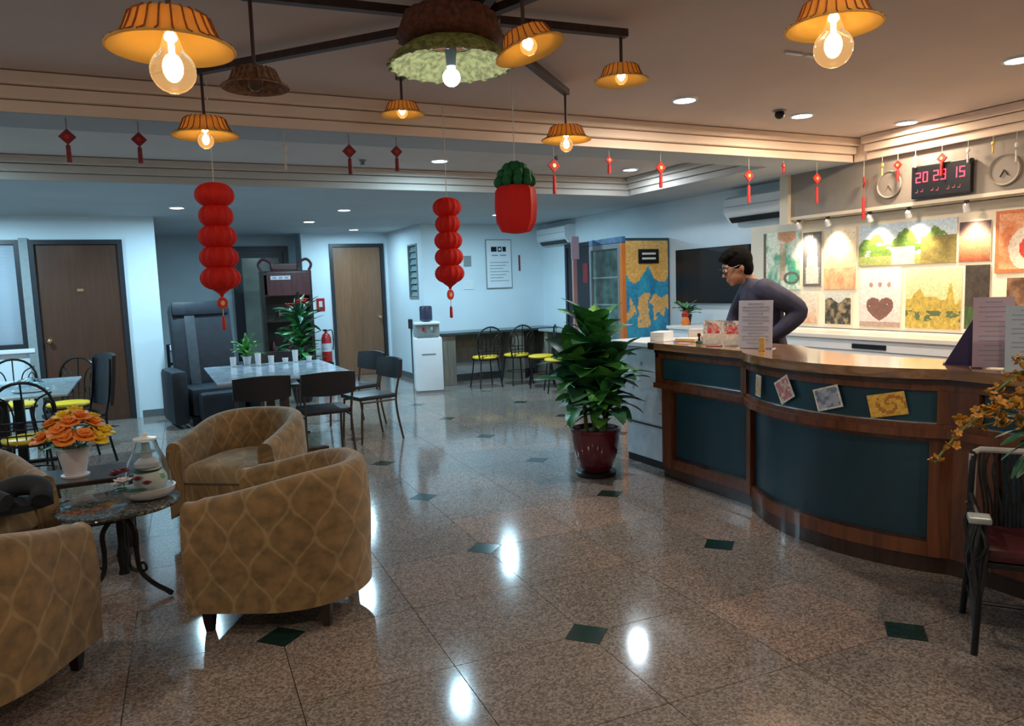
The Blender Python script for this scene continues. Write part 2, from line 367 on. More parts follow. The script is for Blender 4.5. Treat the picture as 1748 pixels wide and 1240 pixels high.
def bez(pts, n=12):
    """Catmull-Rom through points"""
    P = [Vector(p) for p in pts]; out = []
    for i in range(len(P)-1):
        p0 = P[max(i-1, 0)]; p1 = P[i]; p2 = P[i+1]; p3 = P[min(i+2, len(P)-1)]
        for k in range(n):
            t = k/n
            out.append(0.5*((2*p1)+(p2-p0)*t+(2*p0-5*p1+4*p2-p3)*t*t+(3*p1-p0-3*p2+p3)*t**3))
    out.append(P[-1]); return out
def print_grid(w, h, nx, ny, fn, name='print', parent=None, loc=(0, 0, 0), rot=(0, 0, 0), thick=0.004):
    """thin sheet in local XZ facing -Y, front coloured per cell by fn(u, v)"""
    me = bpy.data.meshes.new(name); vs = []; fs = []
    for j in range(ny+1):
        for i in range(nx+1): vs.append((w*(i/nx-.5), 0, h*(j/ny)))
    for j in range(ny):
        for i in range(nx):
            a = j*(nx+1)+i; fs.append((a, a+1, a+nx+2, a+nx+1))
    o = len(vs); vs += [(-w/2, thick, 0), (w/2, thick, 0), (w/2, thick, h), (-w/2, thick, h)]
    c = [0, nx, (ny+1)*(nx+1)-1, ny*(nx+1)]
    fs += [(o+3, o+2, o+1, o), (o, o+1, c[1], c[0]), (o+1, o+2, c[2], c[1]), (o+2, o+3, c[3], c[2]), (o+3, o, c[0], c[3])]
    me.from_pydata(vs, [], fs); me.update()
    ca = me.color_attributes.new('Col', 'FLOAT_COLOR', 'CORNER'); li = 0; data = []
    for k, f in enumerate(fs):
        if k < nx*ny: i = k % nx; j = k//nx; col = fn((i+.5)/nx, (j+.5)/ny)
        else: col = (.75, .72, .65)
        if k < nx*ny: q_ = .78+.44*vn(i*.9+w*31, j*.9+h*17); col = tuple(min(.95, c_*q_) for c_ in col)
        for _ in f: data += [max(0, col[0]), max(0, col[1]), max(0, col[2]), 1.0]
    ca.data.foreach_set('color', data)
    me.materials.append(M_print); ob = bpy.data.objects.new(name, me); COL.objects.link(ob)
    ob.location = loc; ob.rotation_euler = rot
    if parent: ob.parent = parent
    return ob
_h = [random.random() for _ in range(4096)]
def vn(x, y):
    xi = math.floor(x); yi = math.floor(y); fx = x-xi; fy = y-yi; fx = fx*fx*(3-2*fx); fy = fy*fy*(3-2*fy)
    g = lambda a, b: _h[(a*73+b*179+a*b*7) & 4095]
    return (g(xi, yi)*(1-fx)+g(xi+1, yi)*fx)*(1-fy)+(g(xi, yi+1)*(1-fx)+g(xi+1, yi+1)*fx)*fy
def fbm(x, y): return .55*vn(x, y)+.3*vn(x*2.1+9, y*2.1+4)+.15*vn(x*4.3+2, y*4.3+7)
def mixc(a, b, t): t = max(0, min(1, t)); return tuple(a[i]*(1-t)+b[i]*t for i in range(3))

# ================================================================== the shell
def wall_x(name, y0, y1, x0, x1, z0, z1, op=(), m=None):
    """wall running along X with rectangular openings (xa, xb, za, zb)"""
    b = MB(); xs = sorted({x0, x1, *[q[0] for q in op], *[q[1] for q in op]})
    for a, c in zip(xs, xs[1:]):
        mid = (a+c)/2; o = [q for q in op if q[0] < mid < q[1]]
        if not o: b.box(a, c, y0, y1, z0, z1)
        else:
            if o[0][2] > z0: b.box(a, c, y0, y1, z0, o[0][2])
            if o[0][3] < z1: b.box(a, c, y0, y1, o[0][3], z1)
    return struct(b.build(name, m or M_wall))
def wall_y(name, x0, x1, y0, y1, z0, z1, op=(), m=None):
    b = MB(); ys = sorted({y0, y1, *[q[0] for q in op], *[q[1] for q in op]})
    for a, c in zip(ys, ys[1:]):
        mid = (a+c)/2; o = [q for q in op if q[0] < mid < q[1]]
        if not o: b.box(x0, x1, a, c, z0, z1)
        else:
            if o[0][2] > z0: b.box(x0, x1, a, c, z0, o[0][2])
            if o[0][3] < z1: b.box(x0, x1, a, c, o[0][3], z1)
    return struct(b.build(name, m or M_wall))

floor = struct(box(-4.1, 6.2, -2.6, 13.8, -0.10, -0.006).build('floor', M_grout))
# granite tiles, laid on a grid turned by 2.5 degrees; one corner of each is cut for a green inset
GX, GY, GP, GA = 1.594, 2.626, 0.598, R(-2.52)
gc, gs = math.cos(GA), math.sin(GA)
def gpt(i, j): return (GX+GP*(i*gc-j*gs), GY+GP*(i*gs+j*gc))
HD = 0.105
def tile_poly(corner, g=0.0018):
    a = GP-g; sq = [(g, g), (a, g), (a, a), (g, a)]; k = corner; d = HD+g
    cuts = {0: [(g, d), (d, g)], 1: [(GP-d, g), (a, d)], 2: [(a, GP-d), (GP-d, a)], 3: [(d, a), (g, GP-d)]}
    out = []
    for q in range(4): out += cuts[q] if q == k else [sq[q]]
    return out
TM = []
for k in range(4):
    b = MB(); b.prism(tile_poly(k), -0.0058, 0.0); TM.append(b.mesh('floor_tile', M_gran))
b = MB(); b.prism([(HD-.002, 0), (0, HD-.002), (-HD+.002, 0), (0, -HD+.002)], -0.0058, 0.0003); IM = b.mesh('green_inset', M_green)
rest = MB(); tiles = []; insets = []
for i in range(-12, 10):
    for j in range(-10, 21):
        x, y = gpt(i, j); mx, my = gpt(i+.5, j+.5)
        if mx < -4 or mx > 6.1 or my < -2.5 or my > 13.6: continue
        ci = 0 if i % 2 == 0 else 1; ie = i+ci; par = (ie//2) % 2
        lo = (j % 2 == par)
        k = (0 if ci == 0 else 1) if lo else (3 if ci == 0 else 2)
        depth = mx*.436+my*.894; side = mx*.897-my*.441
        vis = my > 1.0 and mx < 4.6 and abs(side) < .72*depth+.3 and not (mx < 0 and my > 10.6)
        tiles.append((0 if vis else 1, depth, x, y, k, i, j))
        if i % 2 == 0 and (j % 2 == (i//2) % 2): insets.append((0 if vis else 1, depth, x, y))
tiles.sort()
for q, (nv, d, x, y, k, i, j) in enumerate(tiles):
    if q < 285 and not nv:
        o = bpy.data.objects.new('floor_tile', TM[k]); COL.objects.link(o); o.parent = floor; o.location = (x, y, 0); o.rotation_euler = (0, 0, GA)
    else:
        rest.prism(tile_poly(k), -0.0058, 0.0, Matrix.Translation((x, y, 0)) @ Matrix.Rotation(GA, 4, 'Z'))
rb = rest.build('far_floor_tiles', M_gran, floor); rb['kind'] = 'stuff'
for nv, d, x, y in sorted(insets):
    if nv: continue
    o = bpy.data.objects.new('green_inset', IM); COL.objects.link(o); o.parent = floor; o.location = (x, y, 0); o.rotation_euler = (0, 0, GA)
    if d < 4: o['label'] = 'dark green granite inset'

struct(box(-4.1, 6.2, -2.6, 13.8, 2.70, 2.80).build('ceiling', M_ceil))
b = MB(); b.box(-4, 5.2, 4.80, 5.20, 2.5, 2.7); b.box(5.2, 6.1, 4.80, 7.40, 2.5, 2.7)
low = struct(b.build('ceiling_beam', M_ceil2)); low.name = 'ceiling_beam'
struct(box(-4, 6.1, 7.40, 13.6, 2.5, 2.7).build('ceiling_lower', M_ceil2))
struct(box(-4.1, -4, -2.6, 13.8, 0, 2.7).build('wall_left', M_wall))
struct(box(-4, 6.1, -2.6, -2.5, 0, 2.7).build('wall_front', M_wall))
struct(box(6.1, 6.2, -2.6, 13.8, 0, 2.7).build('wall_right', M_wall))
wall_x('wall_back_left', 10.40, 10.52, -4, 0.17, 0, 2.5, [(-1.18, -0.20, 0, 2.22), (-3.1, -1.27, 0.95, 2.22)])
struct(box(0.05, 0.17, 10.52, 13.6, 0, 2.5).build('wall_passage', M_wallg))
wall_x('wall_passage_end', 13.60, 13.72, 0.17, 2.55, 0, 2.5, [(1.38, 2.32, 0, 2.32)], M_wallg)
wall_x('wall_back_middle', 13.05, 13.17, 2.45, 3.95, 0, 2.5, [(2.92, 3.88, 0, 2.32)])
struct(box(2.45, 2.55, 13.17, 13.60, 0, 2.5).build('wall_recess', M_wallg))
wall_y('wall_return', 3.95, 4.07, 11.20, 13.05, 0, 2.5, [(11.42, 11.86, 1.34, 2.22)])
struct(box(4.07, 6.1, 11.20, 11.32, 0, 2.5).build('wall_back_right', M_wall))
# bulkhead over the reception, clad in taupe board
struct(box(5.87, 6.1, -2.5, 5.55, 2.05, 2.499).build('wall_bulkhead', M_frieze))
struct(box(5.87, 6.1, -2.5, 4.80, 2.50, 2.70).build('wall_bulkhead_top', M_frieze))
bb = box(5.862, 5.87, -2.5, 5.55, 2.055, 2.085).build('trim_8', M_cream); struct(bb)
struct(box(5.83, 6.1, 5.55, 5.66, 2.02, 2.5).build('trim_9', M_cream))

def cornice(n, x0, x1, y0, y1, axis, sgn, zb=2.5, steps=3, h=0.062, out=0.04, m=None):
    """stepped cornice; each step stands proud of the one below, a thin dark gap between"""
    root = box(*( (x0, x1, y0-.004 if sgn < 0 else y0, y1 if sgn < 0 else y1+.004) if axis == 'x' else (x0-.004, x1, y0, y1)), zb+.004, 2.699).build('trim_%d' % n, M_groove)
    struct(root)
    for k in range(steps):
        o = .012+out*k; z0 = zb+k*(h+.005); z1 = min(z0+h, 2.699)
        if axis == 'x': q = box(x0, x1, y0-o, y0-.0045, z0, z1, b=.006) if sgn < 0 else box(x0, x1, y1+.0045, y1+o, z0, z1, b=.006)
        else: q = box(x0-o, x0-.0045, y0, y1, z0, z1, b=.006)
        q.build('cornice_step', m or M_crown, root)
cornice(1, -4, 5.82, 4.795, 4.80, 'x', -1)
cornice(2, 5.828, 5.83, -2.5, 4.64, 'y', -1)
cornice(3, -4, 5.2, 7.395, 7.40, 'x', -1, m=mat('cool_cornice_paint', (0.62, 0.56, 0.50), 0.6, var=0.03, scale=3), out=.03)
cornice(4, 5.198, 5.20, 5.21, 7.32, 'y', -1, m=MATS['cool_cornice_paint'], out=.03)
b = box(5.83, 5.87, -2.5, 4.78, 2.5, 2.699).build('trim_5', M_crown); struct(b)
# skirtings
for nme, a in (('baseboard_back_left', (-4, -1.25, 10.385, 10.399, 0, .09)), ('baseboard_column', (-0.13, 0.17, 10.385, 10.399, 0, .09)),
               ('baseboard_passage', (0.171, 0.185, 10.40, 13.59, 0, .09)), ('baseboard_back_right', (3.96, 6.09, 11.185, 11.199, 0, .09)),
               ('baseboard_back_middle', (2.56, 2.86, 13.035, 13.049, 0, .09)), ('baseboard_return', (3.935, 3.949, 11.2, 12.98, 0, .09))):
    struct(box(*a).build(nme, M_base))

# doors
def door(n, x0, x1, y, zt, mleaf, mframe, knob_left, eye=False, fw=.055):
    root = struct(empty('door_%d' % n, ((x0+x1)/2, y, 0))); w = (x1-x0)/2
    f = MB(); f.box(-w, -w+fw, -.03, .10, 0, zt); f.box(w-fw, w, -.03, .10, 0, zt); f.box(-w+fw, w-fw, -.03, .10, zt-fw, zt)
    f.build('door_frame', mframe, root)
    lf = box(-w+fw+.004, w-fw-.004, 0.01, .05, .008, zt-fw-.004, b=.003).build('door_leaf', mleaf, root)
    s = -1 if knob_left else 1
    k = MB(); kx = s*(w-fw-.07); k.lathe([(.001, -.075), (.022, -.07), (.030, -.055), (.024, -.038), (.010, -.03), (.010, -.012), (.030, -.008), (.030, 0)], 16, Matrix.Translation((kx, .01, 1.02)) @ Matrix.Rotation(R(-90), 4, 'X') @ Matrix.Scale(-1, 4, (0, 0, 1)) @ Matrix.Scale(-1, 4, (0, 0, 1)))
    k.build('door_knob', M_brass, lf, smooth=True)
    if eye:
        box(-.035, .035, -.002, .010, 1.60, 1.635, b=.003).build('number_plate', M_brass, lf)
    return root
door(1, -1.18, -0.20, 10.40, 2.22, M_door, M_dkframe, True, True)
door(2, 2.92, 3.88, 13.05, 2.32, M_door2, M_dkframe, False)
r3 = struct(empty('door_3', (1.85, 13.60, 0)))
f = MB(); f.box(-.47, -.38, -.03, .08, 0, 2.32); f.box(.38, .47, -.03, .08, 0, 2.32); f.box(-.38, .38, -.03, .08, 2.23, 2.32); f.build('door_frame', M_dkframe, r3)
f = MB(); f.box(-.37, -.31, .01, .05, .01, 2.22); f.box(.31, .37, .01, .05, .01, 2.22); f.box(-.31, .31, .01, .05, 2.12, 2.22); f.box(-.31, .31, .01, .05, .01, .16)
lf = f.build('door_leaf', M_dkframe, r3); box(-.31, .31, .025, .035, .16, 2.12).build('door_glass', mat('smoky_door_glass', (0.24, 0.27, 0.235), 0.15, var=0.2, scale=2), lf)
r4 = struct(empty('door_4', (6.1, 9.95, 0)))
f = MB(); f.box(-.03, .0, -.45, -.39, 0, 2.12); f.box(-.03, 0, .39, .45, 0, 2.12); f.box(-.03, 0, -.39, .39, 2.06, 2.12); f.build('door_frame', M_dkframe, r4)
box(-.015, -.001, -.388, .388, .005, 2.055).build('door_leaf', M_dkvinyl, r4)
tag(MB().box(-.004, .0, -.07, .07, 1.5, 1.8).build('red_notice', M_dred, r4, loc=(-.016, -.15, 0)))

# window with louvre blinds left of the door
w1 = struct(empty('window_1', (-2.185, 10.40, 0)))
f = MB(); W2 = .915
f.box(-W2, -W2+.05, -.02, .10, .95, 2.22); f.box(W2-.05, W2, -.02, .10, .95, 2.22); f.box(-W2+.05, W2-.05, -.02, .10, 2.17, 2.22); f.box(-W2+.05, W2-.05, -.02, .10, .95, 1.0); f.box(-.03, .03, 0, .1, 1, 2.17)
f.build('window_frame', M_dkframe, w1)
box(-W2-.02, W2+.06, -.05, .0, .90, .949, b=.006).build('window_sill', M_white, w1)
box(-W2+.05, W2-.05, .07, .076, 1.0, 2.17).build('window_pane', mat('dusky_window_glass', (0.10, 0.13, 0.16), 0.08, var=0.1, scale=3), w1)
sl = box(-W2+.07, W2-.06, -.021, .021, -.0015, .0015).mesh('blind_slat', M_blind)
for k in range(30):
    o = bpy.data.objects.new('blind_slat', sl); COL.objects.link(o); o.parent = w1; o.location = (0, .035, 1.025+k*.0388); o.rotation_euler = (R(-72), 0, 0)
# mullion post between the window and the door
struct(box(-1.27, -1.18, 10.36, 10.42, 0, 2.24).build('trim_6', M_greyframe))
# narrow glass louvre window in the return wall
w2 = struct(empty('window_2', (3.95, 11.64, 0)))
f = MB(); f.box(-.015, .1, -.22, -.195, 1.34, 2.22); f.box(-.015, .1, .195, .22, 1.34, 2.22); f.box(-.015, .1, -.195, .195, 1.34, 1.365); f.box(-.015, .1, -.195, .195, 2.195, 2.22); f.build('window_frame', M_greyframe, w2)
gm = box(-.004, .004, -.194, .194, -.05, .05).mesh('louvre_pane', M_blocks)
for k in range(8):
    o = bpy.data.objects.new('louvre_pane', gm); COL.objects.link(o); o.parent = w2; o.location = (.03, 0, 1.42+k*.103); o.rotation_euler = (0, R(22), 0)

# downlights
def downlight(x, y, z, warm, lab):
    t = tag(empty('downlight', (x, y, z)), lab, 'ceiling light', 'recessed ceiling downlights')
    MB().lathe([(.072, -.012), (.085, -.012), (.092, -.001), (.072, -.001)], 28, cap=False).build('trim_ring', M_white, t, smooth=True)
    MB().lathe([(.071, -.010), (.071, -.002)], 28).build('diffuser', M_dlitew if warm else M_dlite, t)
DLAB = ['cool white round downlight in the front ceiling above the leafy plant', 'bright downlight beside the small dark dome in front ceiling', 'bright downlight nearest the bulkhead above the red digital clock', 'round downlight at far right edge of the front ceiling',
        'rear coffer downlight above the red lantern beside the pineapple', 'rear coffer downlight above the tall fridge', 'small downlight above wall corner beside the dark brown door', 'dimmest small downlight, far back before the glazed door', 'far downlight above and beside the tan door', 'far downlight hidden behind the hanging pineapple',
        'downlight above the blinds and dark brown door', 'small downlight closest to the tan door', 'downlight above the table with the arched chairs']
for (x, y, z, e, c), lab in zip(DOWN, DLAB): downlight(x, y, z, c == WHITE, lab)
# small dome detector beside a downlight, and a pale ceiling vent with three slats
t = tag(empty('smoke_detector', (4.24, 4.12, 2.70)), 'small dark dome detector on the front ceiling beside a downlight', 'detector')
MB().lathe([(.045, -.012), (.052, -.001)], 20).build('base_plate', M_grey, t, smooth=True)
MB().sphere((0, 0, -.03), .036, 16, 8, (1, 1, .9)).build('dome', M_black, t, smooth=True)
t = tag(empty('ceiling_vent', (3.40, 3.05, 2.70)), 'small pale ceiling vent with slats behind the right pendant bulb', 'vent')
for k in range(3): box(-.22+.15*k, -.10+.15*k, -.012, .012, -.012, -.001, b=.003).build('slat', M_white, t)
for (x, y, lab) in ((1.9, 6.9, 'tiny sprinkler head in the rear coffer left of the downlights'), (3.55, 6.2, 'tiny dark sprinkler head in the rear coffer near the pineapple')):
    MBq = MB().lathe([(.006, -.05), (.03, -.045), (.012, -.03), (.035, -.004), (.035, -.001)], 14)
    tag(MBq.build('sprinkler', M_grey, loc=(x, y, 2.70)), lab, 'sprinkler')

# ================================================================== reception counter
def cx(y):
    """front line of the counter: straight, then a bow outwards between the two posts"""
    if 2.26 < y < 3.60:
        t = (3.60-y)/(3.60-2.26); return 3.47-0.23*(math.sin(PI*t)**0.7)
    return 3.47
def band(ya, yb, z0, z1, front, back, step=0.04, follow=True):
    """solid running along the counter: front and back are distances behind the front line"""
    n = max(1, int(abs(yb-ya)/step)); b = MB(); vs = []
    for i in range(n+1):
        y = ya+(yb-ya)*i/n; x = cx(y) if follow else 3.47
        vs += [(x+front, y, z0), (x+back, y, z0), (x+back, y, z1), (x+front, y, z1)]
    fs = [(3, 2, 1, 0)]+[(4*i+j, 4*i+(j+1) % 4, 4*(i+1)+(j+1) % 4, 4*(i+1)+j) for i in range(n) for j in range(4)]+[(4*n, 4*n+1, 4*n+2, 4*n+3)]
    return b.add(vs, fs)
cnt = tag(empty('reception_counter', (0, 0, 0)), 'long bowed reception counter in reddish brown wood with dark teal panels', 'counter')
Y0, Y1 = 0.9, 4.53
band(Y0, Y1, 0.0, 0.085, 0.012, 0.50).build('plinth', M_woodd, cnt)
band(Y0, Y1, 0.985, 1.035, -0.075, 0.46).build('countertop', M_top, cnt)
band(Y0, Y1+.02, 0.96, 0.984, -0.055, 0.44).build('top_moulding', M_woodd, cnt)
band(Y0, Y1, 0.09, 0.955, 0.045, 0.10).build('carcass', M_woodd, cnt)
band(Y0, Y1-.002, 0.09, 0.958, 0.42, 0.46).build('back_panel', M_wood, cnt)
for a, c in ((Y0, 2.05), (2.33, 3.56), (3.64, 4.42)):
    band(a, c, 0.086, 0.158, 0.0, 0.046).build('bottom_rail', M_wood, cnt)
    band(a, c, 0.158, 0.172, 0.018, 0.046).build('moulding', M_woodd, cnt)
    band(a, c, 0.665, 0.695, 0.012, 0.046).build('panel_rail', M_wood, cnt)
    band(a+.012, c-.012, 0.172, 0.665, 0.034, 0.0455).build('lower_panel', M_teal, cnt)
band(Y0, Y1+.03, 0.696, 0.735, -0.060, 0.046).build('middle_rail', M_wood, cnt)
band(Y0, Y1+.03, 0.735, 0.762, -0.040, 0.046).build('middle_rail', M_wood, cnt)
band(Y0, Y1+.03, 0.925, 0.959, -0.040, 0.046).build('top_rail', M_wood, cnt)
for a, c in ((Y0, 2.11), (2.29, 3.575), (3.655, 4.50)):
    band(a+.01, c-.01, 0.766, 0.922, -0.018, 0.0445).build('upper_panel', M_teal, cnt)
    band(a, c, 0.762, 0.768, -0.030, 0.044).build('chrome_bead', M_chrome, cnt)
for a, c in ((2.05, 2.33), (3.56, 3.64), (4.42, 4.53)):
    band(a, c, 0.086, 0.695, -0.006, 0.0445).build('post', M_wood, cnt)
for a, c in ((2.11, 2.29), (3.575, 3.655), (4.50, 4.555)):
    band(a, c, 0.7625, 0.9245, -0.042, 0.0445).build('upper_post', M_wood, cnt)
MB().box(3.43, 3.93, 4.531, 4.56, .78, .955).build('end_panel', M_woodd, cnt)
band(Y1, Y1+.075, 0.985, 1.035, -0.075, 0.46).build('countertop_end', M_woodd, cnt)
# tilted cards stuck to the upper panels
def card_fn(base, acc, seed):
    def fn(u, v):
        n = fbm(u*6+seed, v*5+seed); c = mixc(base, acc, (n-.42)*6)
        if u < .05 or u > .95 or v < .07 or v > .93: c = (.85, .82, .72)
        return c
    return fn
def swirl_fn(u, v):
    a = math.atan2(v-.5, u-.6); r = math.hypot(u-.6, (v-.5)*.7)
    return (.55, .22, .04) if math.sin(a*2+r*22) > .45 and r < .4 else (.85, .52, .08)
CARDS = [(3.34, .85, .065, .13, 4, (.70, .62, .50), (.72, .42, .08), 'narrow yellow and white card, first on the counter panel from left', None),
         (3.075, .862, .125, .135, -30, (.62, .22, .26), (.80, .68, .55), 'red and pink tilted card on the teal counter panel', None),
         (2.775, .850, .15, .12, -17, (.50, .54, .66), (.18, .26, .36), 'pale blue and white tilted card on the teal counter panel', None),
         (2.475, .846, .175, .115, -12, None, None, 'yellow tilted card with a brown swirl on counter panel', swirl_fn)]
for y, z, w, h, a, c1, c2, lab, fn in CARDS:
    ang = math.atan2(cx(y+.05)-cx(y-.05), .1)
    f0 = fn or card_fn(c1, c2, y*3)
    o = print_grid(w, h, 16, 12, f0, 'card', None)
    for vv in o.data.vertices: vv.co.z -= h/2
    off = max(abs(cx(y+w/2)-cx(y)), abs(cx(y-w/2)-cx(y)))*.3
    o.matrix_world = Matrix.Translation((cx(y)-.0300-off-.009, y, z)) @ Matrix.Rotation(-PI/2-ang, 4, 'Z') @ Matrix.Rotation(R(a), 4, 'Y')
    tag(o, lab, 'card', 'cards stuck on the counter front')
# white painted return at the far end of the counter
t = tag(empty('half_wall', (3.58, 4.62, 0)), 'white painted half wall with scuffs at the far end of the counter', 'half wall')
MB().box(.02, .47, -.055, .55, 0, .06).build('plinth', M_black, t)
MB().box(.015, .48, -.055, .56, .06, .33, b=.006).build('lower_panel', M_whitecab, t)
MB().box(-.005, .50, -.055, .68, .345, .97, b=.02).build('upper_panel', M_whitecab, t)
MB().box(.02, .47, -.05, .54, .331, .344).build('shadow_gap', M_black, t)
MB().box(-.025, .50, .02, .72, .972, 1.01, b=.006).build('shelf_top', M_white, t)
for (y, z, w, h) in ((.05, .74, .05, .02), (.3, .82, .03, .03), (.02, .45, .07, .012), (.42, .62, .015, .14)):
    MB().box(-.0075, -.0052, y, y+w, z, z+h).build('scuff_mark', M_grey, t)
MB().box(-.012, -.0052, .02, .045, .10, .22).build('grey_clip', M_grey, t)

# back desk against the poster wall
dk = tag(empty('back_desk', (5.45, 0, 0)), 'long white desk below the posters behind the counter', 'desk')
MB().box(-.02, .575, 0.6, 7.0, .94, .975, b=.004).build('desktop', M_offw, dk)
MB().box(0.0, .03, 0.62, 6.98, .70, .939).build('fascia', M_white, dk)
for y in (0.64, 2.7, 4.85, 6.94): MB().box(.04, .57, y-.02, y+.02, 0, .938).build('leg_panel', M_white, dk)
MB().box(.54, .57, 0.68, 6.9, .3, .938).build('back_panel', M_white, dk)
MB().box(-.010, -.0005, 4.13, 4.46, .865, .905, b=.003).build('dark_slot', M_black, dk)
MB().box(-.006, -.0005, 0.62, 6.98, .845, .849).build('fascia_groove', M_grey, dk)

# display board and posters
pb = box(6.045, 6.098, 0.2, 6.28, .98, 2.045).build('poster_board', M_cream); tag(pb, 'long cream display board carrying the posters behind the counter', 'board')
def warmn(a, c, s, k=5): return lambda u, v: mixc(a, c, (fbm(u*k+s, v*k+s)-.3)*2.2)
def p_flowers(u, v):
    if u < .07: return (.18, .10, .06)
    c = mixc((.10, .42, .26), (.80, .85, .70), (fbm(u*5+3, v*4)-.35)*4)
    if v > .8 and .4 < u < .9: c = mixc(c, (.72, .24, .08), .8 if v-.8 > abs(u-.65)*.3 else .2)
    if .45 < u < .62 and .15 < v < .8: c = mixc(c, (.62, .32, .16), .6)
    d = abs(math.hypot((u-.78)*.5, v-.2)*1.0-.09)
    if d < .02: c = (.15, .14, .12)
    return c
def p_tower(u, v):
    if u < .09 or u > .91 or v < .05 or v > .95: return (.14, .12, .11)
    w = .34-.20*max(0, v-.25) if v < .86 else max(0, .5*(.95-v))
    return mixc((.75, .76, .66), (.50, .52, .45), fbm(u*4, v*14)) if abs(u-.5) < w else ((.28, .25, .24) if v < .35 and int(v*30) % 2 else (.20, .18, .18))
def p_warm(u, v):
    c = mixc((.80, .46, .24), (.92, .80, .60), v*1.2-.2+.5*(fbm(u*4, v*5)-.5))
    if v < .35: c = mixc(c, (.68, .26, .14), (fbm(u*7+2, v*7)-.35)*2)
    return c
def p_pano(u, v):
    sky = mixc((.80, .84, .82), (.52, .66, .80), v)
    tr = .30+.55*abs(math.sin(u*PI*3.1))*fbm(u*9, 3)
    c = sky
    if v < .22: c = mixc((.20, .36, .08), (.48, .36, .16), fbm(u*8, v*9+1))
    elif v < .22+tr*.9 and fbm(u*9, v*8) > .34: c = mixc((.05, .16, .03), (.26, .36, .06), fbm(u*22, v*22))
    if .36 < u < .60 and v < .42: c = mixc((.62, .52, .38), (.75, .72, .60), fbm(u*12, v*9))
    if u > .66 and v < .62: c = mixc((.14, .12, .05), (.46, .36, .08), fbm(u*14, v*9))
    return c
def p_sunset(u, v):
    return mixc((.30, .075, .03), (.80, .46, .24), v*1.5+.2*(fbm(u*5, v*5)-.5)) if v < .65 else mixc((.62, .40, .28), (.10, .06, .06), (v-.6)*2.5+abs(u-.5))
def p_swirl(u, v):
    if u < .07 or u > .93 or v < .05 or v > .95: return (.62, .20, .07)
    r = math.hypot(u-.60, v-.38)
    if r < .18: return (.62, .06, .04)
    if r < .36: return (.86, .74, .60)
    return mixc((.72, .22, .08), (.85, .52, .30), (fbm(u*4, v*4)-.3)*2)
def p_peach(u, v): return mixc((.80, .68, .56), (.62, .34, .20), 1.6*(.6-v)+.8*(fbm(u*6, v*7)-.5))
def p_street(u, v):
    if v > .78+.08*math.sin(u*9): return (.58, .60, .56)
    return mixc((.045, .040, .030), (.34, .26, .15), (fbm(u*7, v*7)-.42)*3)
def p_heart(u, v):
    c = mixc((.66, .52, .50), (.90, .80, .76), v*1.3)
    for k in (.28, .5, .72):
        if math.hypot(u-k, (v-.72)*1.2) < .05: c = (.44, .26, .22)
    if abs(v-.50) < .008: c = (.52, .38, .34)
    x = (u-.5)*2.6; y = (v-.27)*4.2
    if (x*x+y*y-.55)**3-x*x*y*y*y < 0 and fbm(u*20, v*20) > .2: c = (.20, .10, .08)
    if v < .08: c = (.40, .28, .24)
    return c
def p_gold(u, v):
    c = mixc((.60, .46, .14), (.82, .74, .46), v)
    sk = .35+.45*vn(u*11, 1.5)
    if v < sk: c = mixc((.28, .20, .04), (.66, .50, .10), fbm(u*20, v*16))
    if .12 < v < .3 and fbm(u*9, v*12) > .55: c = (.10, .14, .06)
    return c
def p_dark(u, v): return mixc((.030, .022, .018), (.09, .07, .05), fbm(u*6, v*9)) if v > .35 or u > .6 else mixc((.02, .05, .015), (.09, .15, .05), fbm(u*9, v*9))
def p_brown(u, v): return mixc((.11, .055, .03), (.30, .17, .09), (fbm(u*5+1, v*5)-.3)*2)
POST = [('flowers', p_flowers, 5.58, 6.08, 1.36, 1.96, 'green and white poster with an orange top, leftmost on the board'),
 ('tower', p_tower, 5.31, 5.54, 1.39, 1.93, 'tall narrow poster of a pale tower in a dark border'),
 ('warm', p_warm, 4.91, 5.28, 1.36, 1.94, 'peach and orange poster right of the narrow tower poster'),
 ('pano', p_pano, 3.94, 4.88, 1.57, 1.94, 'wide landscape poster of green trees under a pale sky'),
 ('sunset', p_sunset, 3.665, 3.92, 1.57, 1.89, 'dark red and orange sunset poster between the landscape and red poster'),
 ('swirl', p_swirl, 3.20, 3.63, 1.47, 1.95, 'orange bordered poster with a big red disc, at right frame edge'),
 ('peach', p_peach, 5.36, 5.56, 1.02, 1.33, 'small pale peach poster at the elbow of the standing person'),
 ('street', p_street, 4.96, 5.26, 1.02, 1.32, 'small dark street photo poster in the lower row'),
 ('heart', p_heart, 4.44, 4.86, 1.01, 1.545, 'pale pink poster with a dark heart shaped tree'),
 ('gold', p_gold, 3.89, 4.39, 1.01, 1.53, 'golden green skyline poster in the lower row'),
 ('dark', p_dark, 3.66, 3.86, 1.02, 1.54, 'tall nearly black poster right of the golden skyline'),
 ('brown', p_brown, 3.22, 3.53, 1.16, 1.43, 'brown poster under the red disc poster at far right')]
for nme, fn, ya, yb, z0, z1, lab in POST:
    o = print_grid(yb-ya, z1-z0, int((yb-ya)*110), int((z1-z0)*110), fn, 'poster', None, (6.0445-.012, (ya+yb)/2, z0), (0, 0, -PI/2), .011)
    tag(o, lab, 'poster', 'posters on the board behind the counter')
